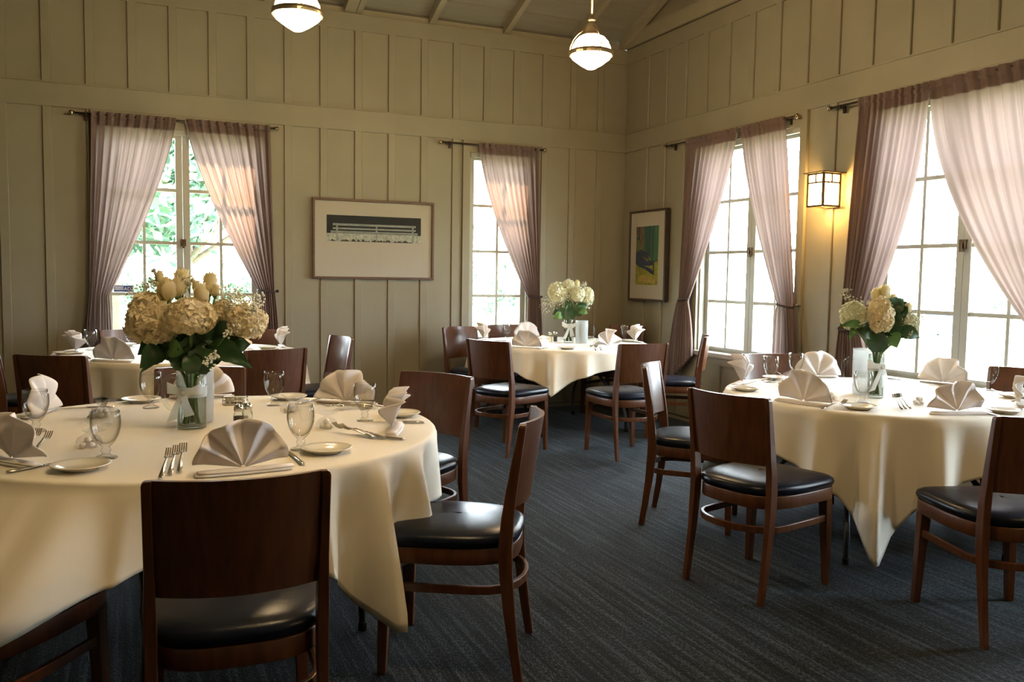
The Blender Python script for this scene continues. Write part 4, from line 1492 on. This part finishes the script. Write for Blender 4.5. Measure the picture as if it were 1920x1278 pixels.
goblet(-1.555, -4.965, 'water goblet on the bright window table in front of the vase')
goblet(-0.449, -4.815, 'water goblet on the bright window table against the cut-off chair')
plate(-1.299, -4.032, 'white bread plate on the bright window table, partly behind a goblet')
plate(-1.828, -4.397, 'white bread plate on the bright window table behind the dark chair back')
plate(-1.742, -5.126, 'white bread plate at the near rim of the bright window table')
plate(-1.149, -5.441, 'white bread plate on the bright window table beside the open napkin fan')
plate(-0.597, -5.086, 'white bread plate on the bright window table toward the window')
fork(-1.525, -5.161, -38, 'first fork in the cluster beside the open napkin fan of the bright window table', 7)
fork(-1.495, -5.153, -36, 'second fork in the cluster beside the open napkin fan of the bright window table', 7)
fork(-1.465, -5.145, -33, 'third fork in the cluster beside the open napkin fan of the bright window table', 7)
fork(-1.848, -5.069, -75, 'steel fork on the bright window table beside the round pleated fan', 2)
fork(-1.600, -4.204, -88, 'steel fork on the bright window table beside the twisted napkin', 2)
knife(-1.275, -5.425, -14, 'steel knife on the bright window table under the open fan side plate')
favor(0, -1.466, -4.279, 10, 'tulle bag of mints on the bright window table behind the round fan')
favor(1, -1.625, -4.824, 60, 'tulle bag of greenish mints beside the round fan of the bright window table')
favor(1, -1.319, -5.099, 0, 'tulle bag of mints on the bright window table before the open fan')
napkin(3, -1.853, -1.544, -50, 'pleated dome napkin at the near rim of the corner table', 0.92)
napkin(3, -1.330, -0.411, 184, 'white napkin on the corner table behind the dome napkin', 0.95)
napkin(2, -1.864, -0.590, 231, 'small cone-like napkin on the corner table by the glinting chair', 0.95)
napkin(1, -1.106, -1.644, 17, 'leaning white napkin on the corner table beside the pitcher', 1.0)
napkin(2, -0.536, -1.156, 83, 'pointed napkin on the corner table above the orange-lit chair', 0.95)
goblet(-1.555, -0.438, 'water goblet on the corner table beside the dome napkin')
goblet(-1.330, -0.302, 'water goblet on the corner table below the narrow window curtain')
goblet(-0.562, -1.006, 'water goblet on the corner table beside the pointed napkin')
plate(-1.542, -1.709, 'white bread plate at the near rim of the corner table below the vase')
plate(-0.755, -0.568, 'white bread plate on the corner table behind the pitcher')
plate(-0.560, -1.084, 'white bread plate on the corner table under the pointed napkin')
plate(-1.785, -0.809, 'white bread plate on the corner table behind the cone napkin')
knife(-1.714, -1.618, -41, 'steel knife on the corner table beside the dome napkin')
fork(-1.374, -1.861, -17, 'steel fork on the corner table beside the leaning napkin', 2)
fork(-1.332, -1.871, -15, 'second steel fork on the corner table beside the leaning napkin', 2)
favor(0, -1.127, -1.462, 10, 'tulle bag of mints on the corner table before the leaning napkin')
favor(1, -1.485, -1.134, 40, 'tulle bag of mints on the corner table beside the shakers')
napkin(2, -5.297, -1.145, 294, 'small peaked napkin at the end of the rear table by the blank wall', 0.95)
napkin(3, -5.035, -1.889, -35, 'dome napkin at the near rim of the rear table', 1.0)
napkin(2, -3.796, -0.964, 88, 'pointed napkin on the rear table past the cream blooms', 0.95)
napkin(1, -4.099, -1.150, 99, 'white napkin on the rear table behind the bouquet', 0.95)
goblet(-5.203, -0.933, 'water goblet on the rear table beside the small peaked napkin')
goblet(-4.921, -0.696, 'water goblet on the rear table before the window chair')
plate(-5.354, -1.256, 'white bread plate overhanging the rear table end')
plate(-3.920, -1.090, 'white bread plate on the rear table beside the pointed napkin')
plate(-4.966, -0.542, 'white bread plate on the rear table far side under the window')
favor(0, -4.972, -1.270, 0, 'tulle favor bag on the rear table behind the dome napkin')
knife(-5.195, -1.581, -169, 'steel knife on the rear table beside the dome napkin')
shaker(-4.542, -4.745, 'pepper', 'dark pepper shaker with chrome cap on the front table')
shaker(-4.505, -4.706, 'salt', 'white salt shaker with chrome cap on the front table')
shaker(-1.341, -0.972, 'salt', 'salt shaker on the corner table beside the vase')
shaker(-1.266, -0.922, 'pepper', 'pepper shaker on the corner table beside the vase')
shaker(-0.945, -4.436, 'salt', 'salt shaker on the bright window table by the vase foot')
shaker(-0.915, -4.471, 'pepper', 'pepper shaker on the bright window table by the vase foot')
caddy(-4.485, -4.082, 'low chrome condiment caddy behind the shakers on the front table')
vase(-4.708, -4.663, 0.205, 0.054, 'clear vase with an organza bow, holding the big bouquet on the front table', -8)
pitcher(-4.685, -4.520, 0.235, 0.072, -1, 'misted glass pitcher with loop handle behind the front table vase')
# bouquet on table A
VB = (-4.708, -4.663, .767, 0.205)
hydrangea((-4.839, -4.671, 1.186), 0.098, 0.098, 'hydrangea', VB, 'full cream hydrangea head at the window-corner side of the big bouquet', [((-4.811, -4.694, 1.076), (-4.892, -4.713, 1.009), 0.058, 0), ((-4.819, -4.669, 1.105), (-4.899, -4.689, 1.057), 0.053, 0), ((-4.848, -4.656, 1.023), (-4.892, -4.691, 0.987), 0.022, 1)], 65)
hydrangea((-4.716, -4.790, 1.204), 0.093, 0.071, 'hydrangea', VB, 'cream hydrangea head at the front centre of the big bouquet', [((-4.739, -4.759, 1.070), (-4.787, -4.694, 1.076), 0.049, 1), ((-4.716, -4.703, 1.106), (-4.760, -4.640, 1.164), 0.067, 0), ((-4.702, -4.764, 0.989), (-4.730, -4.763, 1.070), 0.049, 0), ((-4.692, -4.757, 1.008), (-4.642, -4.747, 1.108), 0.053, 0), ((-4.714, -4.737, 1.003), (-4.780, -4.719, 1.084), 0.071, 0), ((-4.703, -4.742, 0.999), (-4.630, -4.796, 1.083), 0.071, 0), ((-4.709, -4.717, 1.017), (-4.697, -4.734, 1.144), 0.076, 0), ((-4.736, -4.695, 1.040), (-4.827, -4.666, 1.088), 0.058, 0), ((-4.671, -4.734, 1.034), (-4.575, -4.787, 1.069), 0.062, 0)], 66)
hydrangea((-4.588, -4.716, 1.220), 0.053, 0.044, 'hydrangea', VB, 'small cream hydrangea head tucked behind in the big bouquet', [((-4.634, -4.717, 1.105), (-4.705, -4.686, 1.166), 0.058, 0)], 67)
hydrangea((-4.514, -4.803, 1.183), 0.071, 0.067, 'hydrangea', VB, 'cream hydrangea head veiled in tiny blossoms on the big bouquet', [((-4.653, -4.753, 1.088), (-4.506, -4.861, 1.013), 0.062, 0), ((-4.631, -4.730, 1.116), (-4.503, -4.808, 1.151), 0.062, 0), ((-4.657, -4.686, 1.124), (-4.553, -4.731, 1.188), 0.067, 0), ((-4.586, -4.760, 1.083), (-4.500, -4.787, 1.098), 0.058, 0)], 68)
rose((-4.793, -4.702, 1.296), 0.038, -6, VB, 'plump cream rosebud lowest in the big bouquet, above two blooms', 65)
rose((-4.753, -4.676, 1.306), 0.033, 8, VB, 'cream rosebud leaning on the plump bud of the big bouquet', 66)
rose((-4.735, -4.630, 1.334), 0.036, 0, VB, 'open yellow rose at the crown of the big bouquet', 67)
rose((-4.673, -4.766, 1.279), 0.036, 4, VB, 'yellow rosebud above the centre bloom of the big bouquet', 68)
rose((-4.638, -4.694, 1.328), 0.031, 6, VB, 'tall greenish-yellow rosebud at the big bouquet crown', 69)
rose((-4.624, -4.733, 1.298), 0.020, 12, VB, 'slim yellow rosebud beside the tall one in the big bouquet', 70)
rose((-4.816, -4.616, 1.348), 0.020, -8, VB, 'tiny tight rosebud sticking up at the big bouquet edge', 71)
rose((-4.688, -4.694, 1.315), 0.018, 0, VB, 'small pale rosebud between taller buds of the big bouquet', 72)
baby_breath((-4.862, -4.595, 1.281), 0.058, 0.058, 150, VB, 'spray of tiny white blossoms spreading toward the pane in the big bouquet', 65)
baby_breath((-4.830, -4.631, 1.317), 0.027, 0.049, 60, VB, 'upright sprig of tiny blossoms beside the plump rosebud', 66)
baby_breath((-4.556, -4.730, 1.270), 0.116, 0.053, 260, VB, 'long airy spray of tiny white blossoms over the big bouquet', 67)
baby_breath((-4.505, -4.829, 1.223), 0.058, 0.076, 190, VB, 'spray of tiny blossoms drooping over the veiled hydrangea', 68)
baby_breath((-4.651, -4.841, 1.059), 0.058, 0.040, 60, VB, 'cluster of tiny blossoms low over the vase rim of the big bouquet', 69)
baby_breath((-4.709, -4.663, 1.335), 0.040, 0.031, 60, VB, 'sprig of tiny blossoms among the roses of the big bouquet', 70)
baby_breath((-4.588, -4.847, 1.146), 0.022, 0.020, 22, VB, 'little knot of blossoms against the dark leaves of the big bouquet', 71)
vase(-1.348, -4.849, 0.235, 0.04, 'clear slim vase with a ribbon bow on the bright window table', 5)
pitcher(-1.277, -4.728, 0.245, 0.082, -1, 'bright glass pitcher with loop handle on the window table')
# bouquet on table B
VB = (-1.348, -4.849, .767, 0.235)
hydrangea((-1.493, -4.819, 1.192), 0.061, 0.082, 'hydrangea_pale', VB, 'yellow-green hydrangea head of the window table, against the curtain', [((-1.476, -4.870, 1.148), (-1.599, -4.827, 1.141), 0.027, 1), ((-1.404, -4.880, 1.106), (-1.508, -4.845, 1.130), 0.061, 0), ((-1.493, -4.840, 1.132), (-1.531, -4.835, 1.069), 0.027, 1)], 66)
hydrangea((-1.406, -4.911, 1.199), 0.061, 0.100, 'hydrangea', VB, 'oval cream hydrangea head at the centre of the window table bouquet', [((-1.326, -4.892, 1.134), (-1.219, -4.906, 1.273), 0.067, 0), ((-1.374, -4.892, 1.010), (-1.425, -4.881, 1.134), 0.073, 0), ((-1.329, -4.890, 1.037), (-1.404, -4.879, 1.126), 0.067, 0), ((-1.302, -4.891, 1.064), (-1.258, -4.889, 1.286), 0.067, 0)], 67)
hydrangea((-1.225, -4.925, 1.163), 0.061, 0.055, 'hydrangea_pale', VB, 'pale bluish hydrangea head of the window table, against the glass', [((-1.303, -4.924, 1.122), (-1.197, -4.981, 1.088), 0.052, 0), ((-1.341, -4.918, 1.108), (-1.319, -4.950, 1.036), 0.061, 1), ((-1.321, -4.883, 1.203), (-1.251, -4.914, 1.287), 0.061, 0), ((-1.310, -4.910, 1.176), (-1.305, -4.901, 1.065), 0.061, 0)], 68)
rose((-1.343, -4.873, 1.313), 0.033, 0, VB, 'topmost yellow rosebud of the window table bouquet', 66)
rose((-1.365, -4.842, 1.298), 0.030, -8, VB, 'yellow rose half hidden at the top of the window table bouquet', 67)
rose((-1.290, -4.875, 1.272), 0.030, 10, VB, 'pale rosebud beside the upright leaf of the window table bouquet', 68)
rose((-1.233, -4.921, 1.232), 0.027, 14, VB, 'greenish rosebud above the pale bluish head on the window table', 69)
baby_breath((-1.499, -4.805, 1.283), 0.061, 0.036, 70, VB, 'spray of tiny white blossoms against the curtain on the window table', 66)
baby_breath((-1.416, -4.819, 1.256), 0.036, 0.043, 40, VB, 'sprig of tiny blossoms beside the oval hydrangea', 67)
baby_breath((-1.184, -4.921, 1.176), 0.055, 0.079, 90, VB, 'airy spray of tiny blossoms against the bright panes', 68)
baby_breath((-1.267, -4.972, 1.114), 0.049, 0.024, 26, VB, 'tiny blossoms low over the side leaf of the window table bouquet', 69)
baby_breath((-1.331, -4.901, 1.065), 0.043, 0.049, 50, VB, 'tiny blossoms trailing by the vase rim of the window table', 70)
vase(-1.201, -1.069, 0.225, 0.045, 'clear vase with a white bow on the corner table', 5)
pitcher(-1.101, -1.135, 0.21, 0.058, 1, 'frosty glass pitcher on the corner table beside the vase')
# bouquet on table C
VB = (-1.201, -1.069, .767, 0.225)
hydrangea((-1.313, -1.052, 1.231), 0.089, 0.089, 'hydrangea_pale', VB, 'creamy hydrangea head of the corner table, veiled with tiny blossoms', [((-1.278, -1.089, 1.026), (-1.363, -1.063, 0.991), 0.050, 1), ((-1.279, -1.056, 1.064), (-1.355, -1.034, 1.024), 0.050, 0)], 67)
hydrangea((-1.206, -1.066, 1.286), 0.069, 0.065, 'hydrangea_pale', VB, 'whitish hydrangea head at the top of the corner table bouquet', [((-1.211, -1.097, 1.026), (-1.227, -1.079, 1.183), 0.050, 0), ((-1.246, -1.104, 0.977), (-1.218, -1.127, 1.150), 0.040, 0), ((-1.250, -1.091, 0.977), (-1.293, -1.061, 1.113), 0.045, 0), ((-1.196, -1.114, 0.978), (-1.154, -1.111, 1.145), 0.045, 0)], 68)
hydrangea((-1.152, -1.145, 1.219), 0.065, 0.074, 'hydrangea_pale', VB, 'yellowish hydrangea head at the middle of the corner table bouquet', [((-1.170, -1.126, 1.027), (-1.077, -1.178, 1.103), 0.069, 0), ((-1.153, -1.112, 1.076), (-1.041, -1.161, 1.117), 0.050, 0)], 69)
hydrangea((-1.051, -1.135, 1.200), 0.060, 0.089, 'hydrangea_pale', VB, 'pale hydrangea head at the picture-wall side of the corner table bouquet', [((-1.144, -1.148, 1.077), (-1.072, -1.191, 1.040), 0.050, 1)], 70)
rose((-1.139, -1.096, 1.307), 0.030, 0, VB, 'small cream rose at the top of the corner table bouquet', 67)
baby_breath((-1.361, -1.020, 1.141), 0.089, 0.069, 170, VB, 'airy spray of tiny blossoms reaching toward the narrow window curtain', 67)
baby_breath((-1.263, -1.107, 1.193), 0.069, 0.069, 120, VB, 'tiny blossoms scattered over the front of the corner table bouquet', 68)
baby_breath((-1.080, -1.122, 1.308), 0.045, 0.045, 40, VB, 'sprig of tiny blossoms at the top edge of the corner table bouquet', 69)
baby_breath((-1.050, -1.168, 1.103), 0.030, 0.050, 20, VB, 'tiny blossoms hanging at the picture-wall side of the corner bouquet', 70)

# ------------------------------------------------------------------ outside
struct('ground', MB().box((-60, .4, -.45), (60, 90, -.35)).box((.4, -60, -.45), (90, .4, -.35)).box((-60, -60, -.45), (.4, YF - .3, -.35)), M['lawn'])
def tree(x, y, zt, rx, rz, n, seed, label, mt, size=.16, trunk=True, group='trees in the garden'):
    rnd = random.Random(seed)
    t = thing('garden_tree' if trunk else 'garden_shrub', label, 'tree' if trunk else 'shrub', (x, y, -.35), 0, group)
    m = MB()
    cl = [(rnd.gauss(0, .45) * rx, rnd.gauss(0, .45) * rx, rnd.gauss(0, .45) * rz) for _ in range(14)]
    for i in range(n):
        c = rnd.choice(cl)
        p = Vector((c[0] + rnd.gauss(0, .20) * rx, c[1] + rnd.gauss(0, .20) * rx, zt + .35 + c[2] + rnd.gauss(0, .18) * rz))
        if p.z < .05: continue
        q = Vector((rnd.uniform(-1, 1), rnd.uniform(-1, 1), rnd.uniform(-1, 1))).normalized()
        w = q.orthogonal().normalized() * size * rnd.uniform(.5, 1)
        q = q * size * rnd.uniform(.6, 1.2)
        m.add([p - q, p + w * .45, p + q, p - w * .45], [(0, 1, 2, 3)])
    obj('foliage', m, mt, t, kind='stuff')
    m = MB(); m.smooth = True
    if trunk:
        m.tube([(0, 0, 0), (.05, 0, zt * .5), (0, .05, zt + .3)], [.16, .12, .05], 8)
        for j in range(4):
            c = cl[j]
            m.tube([(0, 0, zt * .6), (c[0] * .5, c[1] * .5, zt * .8), (c[0], c[1], zt + .35 + c[2])], [.06, .045, .015], 6)
    else:
        m.tube([(0, 0, 0), (.02, 0, zt + .3)], [.05, .02], 6)
    obj('trunk', m, M['bark'], t)
def bin(x, y, label):
    t = thing('garden_bin', label, 'bin', (x, y, -.35))
    obj('body', MB().loft([[(-.3, -.3, .08), (.3, -.3, .08), (.3, .3, .08), (-.3, .3, .08)], [(-.36, -.36, .95), (.36, -.36, .95), (.36, .36, .95), (-.36, .36, .95)]]), M['bin'], t)
    obj('lid', MB().box((-.39, -.40, .95), (.39, .39, 1.03)), M['bin'], t)
    for s in (-1, 1):
        m = MB(); m.smooth = True
        m.tube([(.24, s * .3, .1), (.24, s * .34, .1)], .1, 12)
        obj('wheel', m, M['underseat'], t)

def sun_gap_tree(x, y, label, seed, zc=12.4, rx=3.4, rz=2.9, n=3600):
    """unseen crown added to block sun from the back windows, openings cut for patches"""
    rnd = random.Random(seed)
    t = thing('garden_tree', label, 'tree', (x, y, -.35), 0, 'trees in the garden')
    gaps = [(-4.12, -.08, 2.12, .24, .30), (-1.46, -.08, 2.16, .20, .26), (-4.02, -.08, 1.82, .12, .16)]  # leaves left out here so the added crown lets sun patches through
    sdv = sun_dir
    m = MB()
    k = 0
    while k < n:
        p = Vector((x + rnd.uniform(-1, 1) * rx, y + rnd.uniform(-1, 1) * .9, zc + rnd.uniform(-1, 1) * rz))
        if ((p.x - x) / rx) ** 2 + ((p.z - zc) / rz) ** 2 > 1: continue
        k += 1
        tt = (p.y + .08) / -sdv.y
        h = p + sdv * tt
        if any(abs(h.x - g[0]) < g[3] + .17 and abs(h.z - g[2]) < g[4] + .17 for g in gaps): continue
        q = Vector((rnd.uniform(-1, 1), rnd.uniform(-1, 1), rnd.uniform(-1, 1))).normalized()
        w = q.orthogonal().normalized() * .16
        q = q * .24
        c = p - Vector((x, y, -.35))
        m.add([c - q, c + w, c + q, c - w], [(0, 1, 2, 3)])
    obj('foliage', m, M['foliage'], t, kind='stuff')
    m = MB(); m.smooth = True
    m.tube([(0, 0, 0), (.1, 0, 5), (0, .1, zc)], [.28, .22, .08], 8)
    obj('trunk', m, M['bark'], t)
tree(-4.04, 8.0, 3.02, 2.0, 1.15, 3200, 3, 'leafy tree whose boughs hang outside the paired window', M['foliage'], .17)
tree(-5.24, 10.5, 3.85, 2.2, 1.3, 2200, 9, 'yellow-tinged tree farther off outside the paired window', M['foliage_warm'], .17)
tree(-4.97, 13.0, 0.88, .6, .35, 420, 20, 'low hedge shrub seen through the first lower pane', M['foliage'], .10, False, 'low shrubs in the garden')
tree(-4.30, 13.5, 0.83, .6, .35, 420, 21, 'round low shrub outside past the bouquet', M['foliage'], .10, False, 'low shrubs in the garden')
tree(-3.02, 14.0, 0.90, .6, .35, 420, 22, 'low shrub outside by the window mullion', M['foliage'], .10, False, 'low shrubs in the garden')
tree(-2.41, 14.5, 0.97, .6, .35, 420, 23, 'dark low shrub outside near the tied curtain', M['foliage'], .10, False, 'low shrubs in the garden')
tree(-1.69, 15.0, 0.90, .6, .35, 420, 24, 'low shrub outside hidden by the curtain', M['foliage'], .10, False, 'low shrubs in the garden')
tree(2.04, 9, 1.07, .8, .6, 420, 31, 'sparse shrub outside the narrow window', M['foliage'], .12, False, 'low shrubs in the garden')
tree(3.52, 16, 2.92, 1.4, 1.0, 500, 33, 'thin tree far outside the narrow window', M['foliage'], .16)
bin(19.08, 11.91, 'blue boxy bin far out on the lawn beyond the bright window')
tree(22.08, 12.81, .8, 1.2, .5, 500, 41, 'low green shrub far behind the blue bin', M['foliage'], .14, False, 'low shrubs in the garden')
sun_gap_tree(-6.6, 9.0, 'unseen tall tree added to block sun from the paired window', 51)
sun_gap_tree(-2.3, 9.6, 'unseen tall tree added to block sun from the narrow window', 52)
for o in list(COL.objects):
    # flat shading on sharp-edged rounded parts would facet: soften by angle
    if o.type == 'MESH' and o.name.split('.')[0] in ('rear_leg', 'front_leg', 'seat_frame', 'stretcher', 'frame_rail') and len(o.modifiers) == 0:
        bv = o.modifiers.new('soft_edge', 'BEVEL')
        bv.width = .003
        bv.segments = 2
        bv.limit_method = 'ANGLE'
        bv.angle_limit = R(40)
